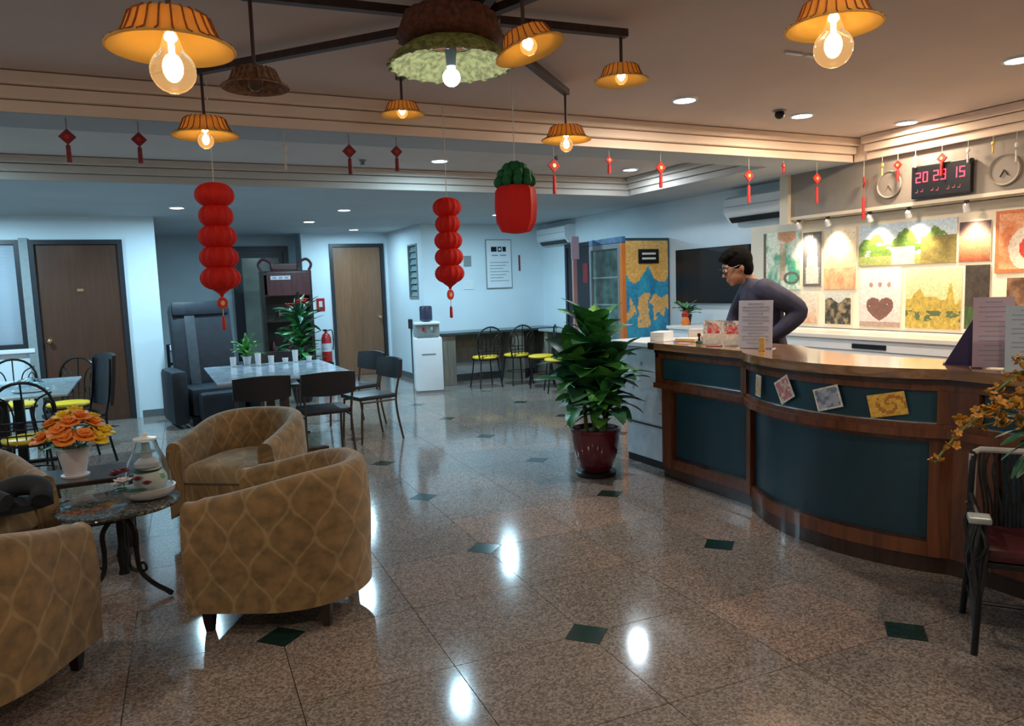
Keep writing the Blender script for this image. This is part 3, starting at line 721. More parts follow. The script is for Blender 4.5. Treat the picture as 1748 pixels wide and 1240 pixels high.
# extra unseen posters are left out; spotlights that light the row
for k, y in enumerate(SPOTS):
    if y < 3.3: continue
    t = tag(empty('spotlight', (5.895, y, 2.05)), 'small spotlight under the bulkhead, %s' % ['at its far end', 'over the orange and peach poster', 'over the left of the tree landscape', 'over the right of the tree landscape', 'over the sunset poster'][k], 'spotlight', 'spotlights over the posters')
    MB().lathe([(.02, -.012), (.02, -.001)], 14).build('base', M_black, t)
    MB().tube([(0, 0, -.012), (0, 0, -.05)], .005, 6).build('stem', M_black, t)
    m = Matrix.Translation((0, 0, -.055)) @ Vector((.20, 0, -.36)).to_track_quat('-Z', 'Y').to_matrix().to_4x4()
    MB().lathe([(.012, .03), (.024, .02), (.030, -.03), (.026, -.03), (.022, .0)], 16, m, cap=False).build('head', M_white, t, smooth=True)
    MB().lathe([(.0215, -.004), (.0215, -.001)], 16, m).build('lens', M_spot, t)

# digital clock on the bulkhead:  20 29 15
clk = tag(empty('digital_clock', (5.862, 3.955, 2.105)), 'black digital clock with red digits 20 29 15 on the bulkhead', 'clock')
MB().box(-.045, -.001, -.25, .25, 0, .262, b=.008).build('case', M_screen, clk)
SEG = {'0': 'abcdef', '1': 'bc', '2': 'abged', '5': 'afgcd', '9': 'abcdfg'}
def digit(bld, ch, y, z, w, h, t, m=0):
    # the face looks towards -X, so the reader's right is -Y
    P = {'a': (0, h, w, h), 'b': (w, h/2, w, h), 'c': (w, 0, w, h/2), 'd': (0, 0, w, 0), 'e': (0, 0, 0, h/2), 'f': (0, h/2, 0, h), 'g': (0, h/2, w, h/2)}
    for s in SEG[ch]:
        a, b0, c, d = P[s]
        bld.box(-.0475, -.0455, y-max(a, c)-t/2, y-min(a, c)+t/2, z+min(b0, d)-t/2, z+max(b0, d)+t/2)
yy = .205
for grp in ('20', '29', '15'):
    for ch in grp:
        b = MB(); digit(b, ch, yy, .130, .036, .075, .0085); b.build('digit', M_digit, clk); yy -= .062
    yy -= .030
b = MB()
for k in range(9):
    if k in (2, 5): continue
    b.box(-.0475, -.0455, .20-.045*k-.010, .20-.045*k+.010, .045+.004*(k % 2), .052+.004*(k % 2)); b.box(-.0475, -.0455, .20-.045*k-.012, .20-.045*k-.008, .05, .072)
b.build('small_readout', M_digitd, clk)['kind'] = 'stuff'
M_clockrim = mat('beige_clock_rim', (.38, .34, .28), .5, var=.05, scale=9)
# two pale round wall clocks on the bulkhead
for y, z, lab, hnd in ((3.47, 2.18, 'pale round wall clock with dark hands right of the digital clock', M_black), (4.44, 2.20, 'faint pale round wall clock left of the digital clock', M_groove)):
    t = tag(empty('wall_clock', (5.862, y, z+.06)), lab, 'clock')
    m = Matrix.Rotation(R(-90), 4, 'Y')
    MB().lathe([(.001, .001), (.105, .001), (.118, .010), (.112, .022), (.102, .014)], 32, m, cap=False).build('rim', M_clockrim, t, smooth=True)
    MB().lathe([(.001, .010), (.103, .010)], 32, m, cap=False).build('dial', M_frieze, t)
    MB().bar((-.016, 0, 0), (-.016, .03, -.05), .009, .004).build('hand', hnd, t); MB().bar((-.016, 0, 0), (-.016, -.03, -.045), .009, .004).build('hand', hnd, t)

# ------------------------------------------------------------------ things on the counter
CT = 1.036
def sheet_stand(name, x, y, w, h, rz, m, lab, lines=True, lean=4):
    t = tag(empty(name, (x, y, CT), rz), lab, 'sign')
    a = R(lean); mm = Matrix.Rotation(-a, 4, 'X')
    MB().box(-w/2, w/2, -.002, .002, .004, h, mm).build('sheet', m, t)
    MB().box(-w/2-.004, w/2+.004, -.012, .06, .0, .004).build('foot', M_glass, t)
    if lines:
        b = MB()
        for k in range(13):
            ww = (w/2-.02)*(.95 if k % 3 else .55); z = h*.93-k*h*.068
            b.box(-ww, ww, -.0032, -.0022, z-.0022, z+.0022, mm)
        b.build('text_lines', M_ink, t)
    return t
sheet_stand('paper_stand', 3.56, 3.665, .225, .315, R(-64), M_paper, 'white printed sheet standing upright on the counter before the person')
sheet_stand('paper_stand', 3.56, 2.135, .165, .335, R(-52), M_pink, 'pink printed sheet standing on the right part of the counter')
sheet_stand('paper_stand', 3.50, 1.93, .20, .30, R(-50), mat('pale_blue_paper', (.42, .52, .62), .5, var=.03, scale=6), 'pale blue printed sheet standing at the right frame edge')
t = tag(empty('tent_card', (3.62, 2.31, CT), R(-58)), 'dark purple wedge shaped card standing behind the pink sheet', 'sign')
MB().add([(-.085, -.02, 0), (.075, -.02, 0), (.075, -.02, .245), (.045, -.02, .25), (-.085, .03, 0), (.075, .05, 0), (.075, .0, .245), (.045, .0, .25)], [(0, 1, 2, 3), (5, 4, 7, 6), (0, 4, 5, 1), (1, 5, 6, 2), (2, 6, 7, 3), (3, 7, 4, 0)]).build('purple_card', M_purple, t)
MB().box(-.09, .08, -.03, .06, 0, .004).build('card_base', M_purple, t, loc=(0, 0, 0)).location = (0, 0, -.0005)
def p_leaf(s):
    def fn(u, v):
        if v < .42: return mixc((.80, .66, .56), (.86, .80, .70), fbm(u*5+s, v*5))
        k = math.hypot(u-.55, (v-.50)*.9)
        if k < .33 and v < .86: return mixc((.60, .05, .06), (.85, .45, .40), (fbm(u*8+s, v*8)-.4)*3)
        return mixc((.85, .80, .72), (.25, .22, .20), (fbm(u*4+s, v*6)-.52)*5)
    return fn
for k, (x, y, rz) in enumerate(((3.55, 4.06, -58), (3.57, 3.90, -60))):
    t = tag(empty('brochure_stand', (x, y, CT), R(rz)), ['red and white brochure in the counter holder, left one of two', 'red and white brochure beside the white printed sheet'][k], 'brochure', 'red brochures on the counter')
    print_grid(.135, .165, 14, 18, p_leaf(k*3), 'brochure', t, (0, 0, .010), (R(-6), 0, 0), .004)
    MB().box(-.07, .07, -.02, .05, 0, .009, b=.002).build('holder_base', M_glass, t)
    MB().box(-.07, .07, -.022, -.018, .009, .05).build('holder_lip', M_glass, t)
def block(name, x, y, w, d, h, rz, m, lab, cat, z=CT, m2=None):
    t = tag(empty(name, (x, y, z), R(rz)), lab, cat)
    MB().box(-w/2, w/2, -d/2, d/2, 0, h, b=.004).build('body', m, t)
    if m2: MB().box(-w/2+.006, w/2-.006, -d/2-.0025, -d/2-.0002, h*.25, h*.75).build('label_panel', m2, t)
    return t
block('tissue_box', 3.68, 4.80, .115, .20, .085, -60, M_white, 'white box on the far end of the counter top', 'box', 1.011, M_offw)
block('leaflet_stack', 3.64, 4.44, .16, .10, .028, -60, M_offw, 'low stack of cream leaflets on the counter, left end', 'leaflets', CT, M_gold)
block('leaflet_stack', 3.74, 4.27, .15, .10, .055, -70, M_offw, 'taller cream leaflet stack beside the red brochures', 'leaflets', CT, M_pink)
block('small_carton', 3.80, 4.52, .12, .08, .085, -50, M_potw, 'pale carton behind the cream leaflets on the counter', 'box', CT, M_offw)
t = tag(empty('ink_stamp', (3.55, 4.20, CT)), 'small dark stamp standing by the red brochures', 'stamp')
MB().box(-.016, .016, -.02, .02, 0, .022, b=.003).build('stamp_base', M_leafd, t); MB().lathe([(.008, .022), (.006, .05), (.014, .062), (.010, .078)], 12).build('stamp_handle', M_black, t, smooth=True)
t = tag(empty('brass_bell_stand', (3.475, 3.515, CT), R(-60)), 'small gold block standing at the foot of the white sheet', 'ornament')
MB().box(-.022, .022, -.012, .012, 0, .010, b=.002).build('base', M_gold, t); MB().box(-.018, .018, -.008, .008, .010, .085, b=.004).build('upright', M_gold, t)
for k, (x, y, m, lab) in enumerate(((3.52, 4.33, M_pink, 'small pink card lying at the counter edge, left of stamp'), (3.50, 3.99, M_dred, 'small dark red card lying before the brochures'))):
    tag(MB().box(-.05, .05, -.03, .03, 0, .003).build('flat_card', m, None, (x, y, CT), (0, 0, R(-70+25*k))), lab, 'card')

# ================================================================== tub armchairs
def u_path(hw, front, side, back, n=40):
    """plan of the tub: left arm front -> round the back -> right arm front; local front is -Y"""
    pts = []
    for i in range(9): pts.append((-hw, front+(side-front)*i/8))
    for i in range(1, n): a = PI-PI*i/n; pts.append((hw*math.cos(a), side+(back-side)*math.sin(a)))
    for i in range(9): pts.append((hw, side+(front-side)*i/8))
    return pts
def tub_shell():
    P = u_path(.305, -.335, .0, .335, 36); b = MB(); n = len(P); uv = []; L = 0
    k = 14; vs = []; th = .052
    for i, (x, y) in enumerate(P):
        a = P[max(i-1, 0)]; c = P[min(i+1, n-1)]; t = Vector((c[0]-a[0], c[1]-a[1])).normalized(); nx, ny = -t.y, t.x  # outward
        if i: L += math.hypot(x-P[i-1][0], y-P[i-1][1])
        f = max(0, min(1, (y+.335)/.62)); top = .615+.105*(f*f*(3-2*f))
        if i < 2 or i > n-3: top -= .012
        sec = [(th, .115)]
        for q in range(4): sec.append((th+.012*math.sin(PI*q/3.5), .115+(top-.05-.115)*(q+1)/4.6))
        for q in range(6):
            an = PI*q/5; sec.append((th*.98*math.cos(an), top-.045+.045*math.sin(an)))
        sec += [(-th, top-.12), (-th, .42), (-th, .20)]
        for j, (o, z) in enumerate(sec): vs.append((x+nx*o, y+ny*o, z)); uv.append((L, z if j < 8 else 1.2-z))
    k = len(sec); fs = []
    for i in range(n-1):
        for j in range(k): fs.append((i*k+j, i*k+(j+1) % k, (i+1)*k+(j+1) % k, (i+1)*k+j))
    fs.append(tuple(range(k))[::-1]); fs.append(tuple(range((n-1)*k, n*k)))
    b.add(vs, fs); me = b.mesh('outer_shell', M_ogee, True)
    l = me.uv_layers.new(name='UVMap')
    for lp in me.loops: l.data[lp.index].uv = uv[lp.vertex_index]
    return me
def planar_uv(me):
    l = me.uv_layers.new(name='UVMap')
    for lp in me.loops: c = me.vertices[lp.vertex_index].co; l.data[lp.index].uv = (c.x+c.z*.3, c.y+c.z*.3)
    return me
def armchair():
    r = empty('tub_armchair')
    o = bpy.data.objects.new('outer_shell', tub_shell()); COL.objects.link(o); o.parent = r
    P = u_path(.252, -.33, .0, .282, 20); b = MB().prism(P[::-1], .12, .335); o = bpy.data.objects.new('seat_base', planar_uv(b.mesh('seat_base', M_ogee))); COL.objects.link(o); o.parent = r
    P = u_path(.245, -.345, .0, .275, 20); b = MB(); cxs = 0
    c = P[::-1]; m = len(c); vs = []
    for s_, z in ((.93, .337), (1.0, .355), (1.015, .395), (.99, .435), (.9, .460), (.5, .472)):
        vs += [(x*s_, (y+.03)*s_-.03, z) for x, y in c]
    fs = [tuple(range(m))[::-1], tuple(range(5*m, 6*m))]+[(q*m+i, q*m+(i+1) % m, (q+1)*m+(i+1) % m, (q+1)*m+i) for q in range(5) for i in range(m)]
    b.add(vs, fs); o = bpy.data.objects.new('seat_cushion', planar_uv(b.mesh('seat_cushion', M_ogee2, True))); COL.objects.link(o); o.parent = r
    for x, y in ((-.27, -.28), (.27, -.28), (-.22, .24), (.22, .24)):
        MB().lathe([(.022, 0), (.030, .05), (.036, .114)], 4, Matrix.Rotation(R(45), 4, 'Z')).build('leg', M_legw, r, (x, y, 0))
    return r
AC0 = armchair()
ARM = [(.53, 3.60, -119.4, 'gold patterned tub armchair in the middle, its side towards the camera'),
       (.53, 5.08, -36, 'gold patterned tub armchair farthest back, open side and seat cushion showing'),
       (-.735, 3.29, 150.7, 'gold patterned tub armchair cut by the left frame edge, back towards camera'),
       (-.97, 4.60, 30, 'greenish tub armchair at left frame edge with a dark jacket on it')]
for i, (x, y, a, lab) in enumerate(ARM):
    o = AC0 if i == 0 else copy_tree(AC0)
    o.location = (x, y, 0); o.rotation_euler = (0, 0, R(a)); tag(o, lab, 'armchair', 'tub armchairs')

# dark jacket lying over the seat and near arm of the leftmost armchair
def jacket():
    n = 26; vs = []; fs = []
    for j in range(n+1):
        for i in range(n+1):
            u = i/n*2-1; v = j/n*2-1
            rr = 1+.10*math.sin(5*math.atan2(v, u)+1)
            x = .27*u*rr; y = .30*v*rr; d = max(abs(u), abs(v))
            z = .475+.09*fbm(u*2.4+5, v*2.4+2)+.03*math.sin(u*9+v*4)*(1-d)-.03*d
            vs.append((x, y, max(z, .452)))
    m = (n+1)**2; vs += [(x, y, .447) for x, y, z in vs]
    for j in range(n):
        for i in range(n):
            a = j*(n+1)+i; fs.append((a, a+1, a+n+2, a+n+1)); fs.append((m+a, m+a+n+1, m+a+n+2, m+a+1))
    for i in range(n):
        for a, c in ((i, i+1), (n*(n+1)+i+1, n*(n+1)+i), ((i+1)*(n+1), i*(n+1)), (i*(n+1)+n, (i+1)*(n+1)+n)): fs.append((a, c, m+c, m+a) if True else 0)
    return MB().add(vs, fs)
t = tag(empty('jacket', (-.86, 4.40, .045), R(30)), 'dark jacket heaped on the seat of the leftmost armchair', 'jacket')
jb = jacket().build('jacket_body', M_cloth, t, smooth=True)
sl = MB().tube(bez([(.05, -.18, .53), (.14, -.24, .565), (.20, -.31, .55), (.17, -.38, .50)], 6), [.05]*18+[.042], 10); sl.build('sleeve', M_cloth, t, smooth=True)
t2 = MB().tube(bez([(-.1, -.15, .53), (-.02, -.26, .55), (.03, -.36, .52)], 6), [.045]*13, 10).build('sleeve', M_cloth, t, smooth=True)

# ================================================================== round marble table
rt = tag(empty('round_table', (-.20, 4.20, 0)), 'small round dark marble table on curved black iron legs', 'table')
MB().lathe([(.27, .452), (.288, .456), (.292, .464), (.288, .472), (.27, .475)], 48).build('marble_top', M_marble, rt, smooth=True)
MB().lathe([(.028, .10), (.020, .13), (.030, .20), (.018, .25), (.020, .38), (.035, .42), (.10, .445), (.12, .4515)], 20).build('column', M_iron, rt, smooth=True)
for k in range(3):
    a = R(-40+120*k); m = Matrix.Rotation(a, 4, 'Z')
    pts = bez([(.03, 0, .40), (.085, 0, .33), (.085, 0, .22), (.10, 0, .12), (.17, 0, .06), (.245, 0, .028), (.275, 0, .014)], 6)
    MB().tube(pts, [.013]*12+[.012]*19+[.013]*6, 8, m=m).build('leg', M_iron, rt, smooth=True)
    MB().tube(bez([(.09, 0, .15), (.125, 0, .165), (.135, 0, .13), (.11, 0, .12)], 5), .007, 6, m=m).build('scroll', M_iron, rt, smooth=True)
# centrepiece under a glass cloche
cp = tag(empty('cloche_centrepiece', (-.055, 4.20, .476)), 'white figure with dish, red blossoms and clear cloche on the round table', 'ornament')
MB().lathe([(.06, 0), (.09, .008), (.115, .035), (.122, .06), (.114, .06), (.085, .03), (.02, .022)], 28, Matrix.Scale(1.05, 4, (1, 0, 0))).build('white_dish', M_potw, cp, smooth=True)
MB().lathe([(.112, .062), (.108, .12), (.088, .20), (.062, .26), (.052, .30), (.049, .30), (.059, .26), (.085, .20), (.105, .12), (.109, .062)], 28, cap=False).build('glass_cloche', M_glass, cp, smooth=True)
fg = MB().sphere((.01, 0, .095), .082, 18, 12, (1, 1, .9)); fg.build('lower_body', M_offw, cp, smooth=True)
MB().lathe([(.030, .15), (.060, .165), (.060, .185), (.040, .205), (.02, .21)], 20).build('upper_body', M_potw, cp, smooth=True)
MB().lathe([(.001, .135), (.068, .142), (.070, .150), (.001, .156)], 20).build('green_scarf', M_leafd, cp, smooth=True)
MB().sphere((0, 0, .225), .030, 16, 10).build('head', M_potw, cp, smooth=True)
MB().lathe([(.001, .236), (.045, .238), (.046, .243), (.024, .246), (.020, .285), (.001, .288)], 20).build('hat', M_wallg, cp, smooth=True)
MB().lathe([(.001, .300), (.056, .302), (.056, .312), (.012, .320), (.014, .335), (.001, .340)], 24).build('cloche_lid', M_offw, cp, smooth=True)
mint = mat('mint_ribbon', (.35, .75, .50), .5, var=.1, scale=20)
for s in (-1, 1): MB().sphere((.045+s*.018, -.055, .115), .018, 10, 6, (1.2, .4, .8)).build('ribbon_loop', mint, cp, smooth=True)
def petals(mb, c, r, n, tilt, k=0):
    for i in range(n):
        m = Matrix.Translation(c) @ Matrix.Rotation(2*PI*i/n+k, 4, 'Z') @ Matrix.Rotation(tilt, 4, 'Y')
        mb.sphere((r*.55, 0, 0), r*.55, 7, 5, (1, .75, .22), m)
berry = mat('dark_red_petal', (.16, .012, .03), .6, var=.3, scale=30)
for c, mm, r in (((-.130, -.045, .150), berry, .040), ((-.105, -.095, .165), berry, .034), ((-.150, -.005, .135), berry, .034), ((-.110, -.110, .115), M_potw, .046), ((-.135, -.07, .095), M_potw, .034), ((-.045, -.135, .125), berry, .028), ((-.005, -.140, .100), berry, .026)):
    b = MB(); petals(b, c, r, 6, R(-30)); petals(b, (c[0], c[1], c[2]+.006), r*.6, 5, R(-55), .4); b.build('blossom', mm, cp, smooth=True)
for k, (x, y) in enumerate(((-.12, -.085), (-.075, -.12), (-.13, -.04), (-.04, -.125))):
    MB().sphere((x, y, .075), .028, 8, 5, (1.2, .6, .25)).build('leaf', M_leafd, cp, smooth=True)

# black low table with the pot of roses
lt = tag(empty('low_black_table', (-.40, 5.16, 0)), 'low black side table under the pot of orange roses', 'table')
MB().box(-.26, .26, -.22, .22, .415, .445, b=.006).build('table_top', M_dkwood, lt)
for x in (-.22, .22):
    for y in (-.18, .18): MB().box(x-.02, x+.02, y-.02, y+.02, 0, .4145, b=.003).build('leg', M_dkwood, lt)
MB().box(-.20, .20, -.16, .16, .15, .17).build('shelf', M_dkwood, lt)
fp = tag(empty('rose_pot', (-.455, 5.12, .446)), 'white pot of orange and yellow roses on the low black table', 'flower pot')
MB().lathe([(.05, .0), (.075, .0), (.078, .012), (.068, .014)], 24).build('saucer', M_potw, fp, smooth=True)
MB().lathe([(.058, .015), (.062, .03), (.088, .165), (.094, .168), (.094, .178), (.084, .178), (.076, .150), (.01, .150)], 40, ripple=lambda j, a: 1+.012*math.sin(a*20) if 1 <= j <= 2 else 1).build('pot', M_potw, fp, smooth=True)
rng = random.Random(4)
def rose(c, r, m, nrm):
    b = MB(); q = Vector(nrm).normalized().to_track_quat('Z', 'Y').to_matrix().to_4x4(); base = Matrix.Translation(c) @ q
    for ring, (n, rr, tl) in enumerate(((6, 1.0, -20), (5, .78, -42), (4, .5, -65))):
        for i in range(n):
            mm = base @ Matrix.Translation((0, 0, ring*r*.16)) @ Matrix.Rotation(2*PI*(i+ring*.5)/n, 4, 'Z') @ Matrix.Rotation(R(tl), 4, 'Y')
            b.sphere((r*.55*rr, 0, 0), r*.5*rr, 7, 5, (1, 1.05, .22), mm)
    b.sphere((0, 0, r*.35), r*.22, 8, 6, (1, 1, 1.3), base)
    return b.build('rose', m, fp, smooth=True)
RO = [(-.13, -.08, .25, 0), (-.10, .03, .30, 0), (-.03, -.02, .355, 1), (.05, -.04, .345, 0), (.02, .06, .36, 1), (.11, -.02, .30, 0), (.15, -.04, .25, 1), (.17, .03, .24, 1), (.07, -.13, .245, 0), (-.05, -.12, .28, 0), (.0, -.09, .325, 0), (.10, .08, .31, 1), (-.15, -.02, .235, 0), (.13, -.10, .215, 1), (-.07, .11, .31, 0), (-.02, -.15, .24, 0)]
for x, y, z, k in RO: rose((x, y, z), .066+.010*rng.random(), (M_orange, M_yelp)[k], (x, y, .22+.1*rng.random()))
def leaf_mesh(L, Wd, m, droop=.3, fold=.18, n=7, name='leaf'):
    """pointed leaf growing along +X from the origin, drooping, folded on its midrib, with a short petiole"""
    vs = []; fs = []; z = 0
    for i in range(n+1):
        t = i/n; w = Wd*max(0, math.sin(PI*min(1, t*.94+.06)**.85))**.75*.5*(1 if t < 1 else 0)+.0015
        x = L*t*(1-.12*droop*t); z = L*(.12*t-droop*t*t)
        vs += [(x, -w, z+fold*w+.006*math.sin(t*9)), (x, -w*.5, z+fold*w*.35), (x, 0, z-.002), (x, w*.5, z+fold*w*.35), (x, w, z+fold*w-.006*math.sin(t*9))]
    for i in range(n):
        for j in range(4): a = i*5+j; fs.append((a, a+1, a+6, a+5))
    b = MB().add(vs, fs); return b.mesh(name, m, True)
LV = [leaf_mesh(.10, .05, M_leafd), leaf_mesh(.12, .055, M_leaf, .4)]
def put_leaf(me, parent, p, yaw, pitch, s=1.0, roll=0.0, name='leaf'):
    o = bpy.data.objects.new(name, me); COL.objects.link(o); o.parent = parent
    m = Matrix.Translation(p) @ Matrix.Rotation(yaw, 4, 'Z') @ Matrix.Rotation(-pitch, 4, 'Y') @ Matrix.Rotation(roll, 4, 'X')
    q = m.to_quaternion(); o.location = p; o.rotation_mode = 'QUATERNION'; o.rotation_quaternion = q; o.scale = (s, s, s)
    return o
for k in range(26):
    a = rng.random()*2*PI; put_leaf(LV[k % 2], fp, (.05*math.cos(a), .05*math.sin(a), .17+.09*rng.random()), a, R(5+45*rng.random()), .9+.5*rng.random(), rng.uniform(-.4, .4))
for k in range(8):
    a = k*.8; MB().tube([(0.02*math.cos(a), .02*math.sin(a), .15), (.08*math.cos(a), .08*math.sin(a), .27)], .003, 5).build('stem', M_stem, fp)

# ================================================================== arched bistro chairs
def bistro(seat_m=M_yellow):
    r = empty('bistro_chair')
    MB().lathe([(.17, .430), (.19, .436), (.198, .450), (.19, .466), (.15, .474), (.01, .476)], 28).build('seat', seat_m, r, smooth=True)
    MB().lathe([(.185, .412), (.200, .412), (.200, .4295), (.185, .4295)], 28, cap=False).build('seat_ring', M_black, r, smooth=True)
    for sx, sy in ((-1, -1), (1, -1), (-1, 1), (1, 1)):
        MB().tube(bez([(sx*.135, sy*.135, .415), (sx*.15, sy*.15, .25), (sx*.18, sy*.185, .0)], 6), .010, 7).build('leg', M_black, r, smooth=True)
    MB().tube([(.155*math.cos(a*PI/12), .155*math.sin(a*PI/12), .20) for a in range(24)], .006, 6, True).build('stretcher_ring', M_black, r, smooth=True)
    lean = lambda x, z: (x, .165+.10*(z-.43), z)     # back is at +Y
    out = [lean(-.165, .43)]+[lean(-.205, .62)]+[lean(-.205*math.cos(q*PI/12), .70+.205*math.sin(q*PI/12)) for q in range(0, 13)]+[lean(.205, .62), lean(.165, .43)]
    MB().tube(out, .012, 8).build('back_frame', M_black, r, smooth=True)
    MB().tube([lean(0, .60), lean(0, .90)], .007, 6).build('back_spindle', M_black, r)
    for s in (-1, 1):
        MB().tube(bez([lean(s*.195, .82), lean(s*.10, .77), lean(s*.065, .66), lean(s*.075, .54)], 5), .007, 6).build('back_scroll', M_black, r, smooth=True)
        MB().tube(bez([lean(s*.15, .60), lean(s*.13, .70), lean(s*.165, .76), lean(s*.19, .70), lean(s*.17, .60), lean(s*.15, .60)], 4), .006, 6).build('back_loop', M_black, r, smooth=True)
    for z in (.50, .545, .60): MB().tube([lean(-.18 if z < .59 else -.2, z), lean(.18 if z < .59 else .2, z)], .006, 6).build('back_rail', M_black, r)
    for x in (-.12, -.06, 0, .06, .12): MB().tube([lean(x, .44), lean(x, .60)], .005, 6).build('lattice_bar', M_black, r)
    return r
B0 = bistro()
BC = [(-.87, 6.72, 178, 'black arched chair with yellow seat nearest the left frame edge', 'chairs round the left table'),
      (-1.28, 9.05, 4, 'black arched chair at the far side of the left table', 'chairs round the left table'),
      (-.78, 8.75, -30, 'black arched chair with bright yellow seat behind the roses', 'chairs round the left table'),
      (4.50, 10.12, 180, 'black arched chair with yellow seat, first along the bench from dispenser', 'chairs along the wall bench'),
      (5.02, 10.12, 182, 'black arched chair with yellow seat, second along the bench from dispenser', 'chairs along the wall bench'),
      (5.18, 9.62, 245, 'black arched chair turned sideways, third along the bench', 'chairs along the wall bench'),
      (5.12, 9.02, 250, 'black arched chair half hidden behind the big leafy plant', 'chairs along the wall bench')]
for i, (x, y, a, lab, g) in enumerate(BC):
    o = B0 if i == 0 else copy_tree(B0)
    o.location = (x, y, 0); o.rotation_euler = (0, 0, R(a)); tag(o, lab, 'chair', g)

# ================================================================== glass table at left
def slab_table(name, x, y, w, d, h, rz, m, lab, mleg=M_black, rad=.02, nlegs=2, tex=None):
    t = tag(empty(name, (x, y, 0), R(rz)), lab, 'table')
    MB().box(-w/2, w/2, -d/2, d/2, h-.022, h, b=.008).build('table_top', m, t)
    for k in range(nlegs):
        yy = 0 if nlegs == 1 else (-d*.28 if k == 0 else d*.28)
        MB().box(-.04, .04, yy-.04, yy+.04, .03, h-.023, b=.006).build('pedestal', mleg, t)
        MB().box(-w*.32, w*.32, yy-.035, yy+.035, 0, .029, b=.008).build('foot', mleg, t)
        MB().box(-w*.3, w*.3, yy-.03, yy+.03, h-.05, h-.0225).build('top_bracket', mleg, t)
    return t
slab_table('glass_table', -1.12, 7.72, 1.0, 1.5, .75, 0, M_tglass, 'pale glass topped table among the arched chairs at left')
t = tag(empty('clear_tray', (-.92, 7.35, .751)), 'clear domed dish standing on the left glass table', 'dish')
MB().lathe([(.10, 0), (.13, .006), (.135, .016), (.12, .016)], 24).build('plate', M_white, t, smooth=True)
MB().lathe([(.115, .017), (.11, .06), (.08, .10), (.01, .12), (.01, .117), (.078, .097), (.107, .06), (.112, .017)], 24, cap=False).build('dome', M_glass, t, smooth=True)

# side chair in profile with high slatted back, next to the roses
def stack_chair(seat_m=M_dkvinyl, back_m=M_dkvinyl, frame_m=M_bronze, high=False):
    r = empty('stacking_chair' if not high else 'high_back_chair')
    MB().box(-.21, .21, -.21, .20, .425, .47, b=.018).build('seat', seat_m, r, smooth=True)
    zt = .98 if high else .80
    for s in (-1, 1):
        MB().tube(bez([(s*.205, -.20, .0), (s*.20, -.185, .25), (s*.20, -.17, .415)], 5), .011, 7).build('leg', frame_m, r, smooth=True)
        MB().tube(bez([(s*.215, .255, .0), (s*.205, .21, .25), (s*.20, .20, .43), (s*.21, .235, .62), (s*.21, .27, zt-.03)], 5), .011, 7).build('leg', frame_m, r, smooth=True)
        MB().tube([(s*.199, -.165, .405), (s*.203, .19, .405)], .010, 6).build('side_rail', frame_m, r)
    b = MB(); n = 14; vs = []
    z0 = .60 if not high else .50
    for i in range(n+1):
        u = i/n*2-1; y = .245+.045*(1-u*u)+(.02 if high else 0); x = .235*u; top = zt+.015*(1-u*u); bot = z0+.02*u*u
        for dy, z in ((-.016, bot), (.016, bot), (.022, (bot+top)/2), (.016, top), (-.016, top), (-.02, (bot+top)/2)): vs.append((x, y+dy+(z-.7)*.12, z))
    fs = [(i*6+j, i*6+(j+1) % 6, (i+1)*6+(j+1) % 6, (i+1)*6+j) for i in range(n) for j in range(6)]+[tuple(range(6))[::-1], tuple(range(6*n, 6*n+6))]
    b.add(vs, fs).build('backrest', back_m, r, smooth=True)
    return r
H0 = stack_chair(frame_m=M_black, high=True); H0.location = (-.66, 7.85, 0); H0.rotation_euler = (0, 0, R(-68)); tag(H0, 'black high backed chair seen from the side, beside the roses', 'chair')
S0 = stack_chair()
SC = [(.83, 6.78, 180, 'dark padded chair with its back to us, left at the dining table', 0), (1.37, 6.72, 181, 'dark padded chair with its back to us, right at the dining table', 0),
      (1.95, 7.32, -78, 'dark padded chair at the right end of the dining table, angled', 0), (2.02, 8.18, -70, 'bronze framed dark chair behind the angled chair', 0),
      (1.32, 8.85, -4, 'dark padded chair at the far side of the dining table', 0)]
for i, (x, y, a, lab, _) in enumerate(SC):
    o = S0 if i == 0 else copy_tree(S0)
    o.location = (x, y, 0); o.rotation_euler = (0, 0, R(a)); tag(o, lab, 'chair', 'padded chairs round the dining table')
M_stone = mat('pale_blue_grey_tabletop', (0.42, 0.50, 0.58), 0.12, var=0.3, scale=9, spec=.7)
slab_table('dining_table', 1.10, 7.60, 1.20, 1.62, .75, 0, M_stone, 'long pale blue topped dining table behind the armchairs', M_bronze)
for k, (x, y, h, lab) in enumerate(((.78, 8.25, .10, 'small white cup on the dining table nearest the massage chair'), (1.02, 8.18, .13, 'tallest white cup on the dining table beside the small fern'), (1.16, 8.24, .09, 'third white cup from left on the dining table'), (1.30, 8.20, .06, 'short white cup before the dark cabinet on dining table'), (1.42, 8.28, .13, 'tall narrow white cup at the right of the dining table'), (1.55, 8.2, .06, 'last short white cup at the right end of dining table'))):
    t = tag(empty('cup', (x, y, .751)), lab, 'cup', 'white cups on the dining table')
    MB().lathe([(.022, 0), (.026, .004), (.032, h), (.028, h), (.022, .01), (.001, .008)], 16, cap=False).build('cup_body', M_white, t, smooth=True)
    MB().lathe([(.001, h*.75), (.024, h*.75)], 12, cap=False).build('contents', M_soil, t)
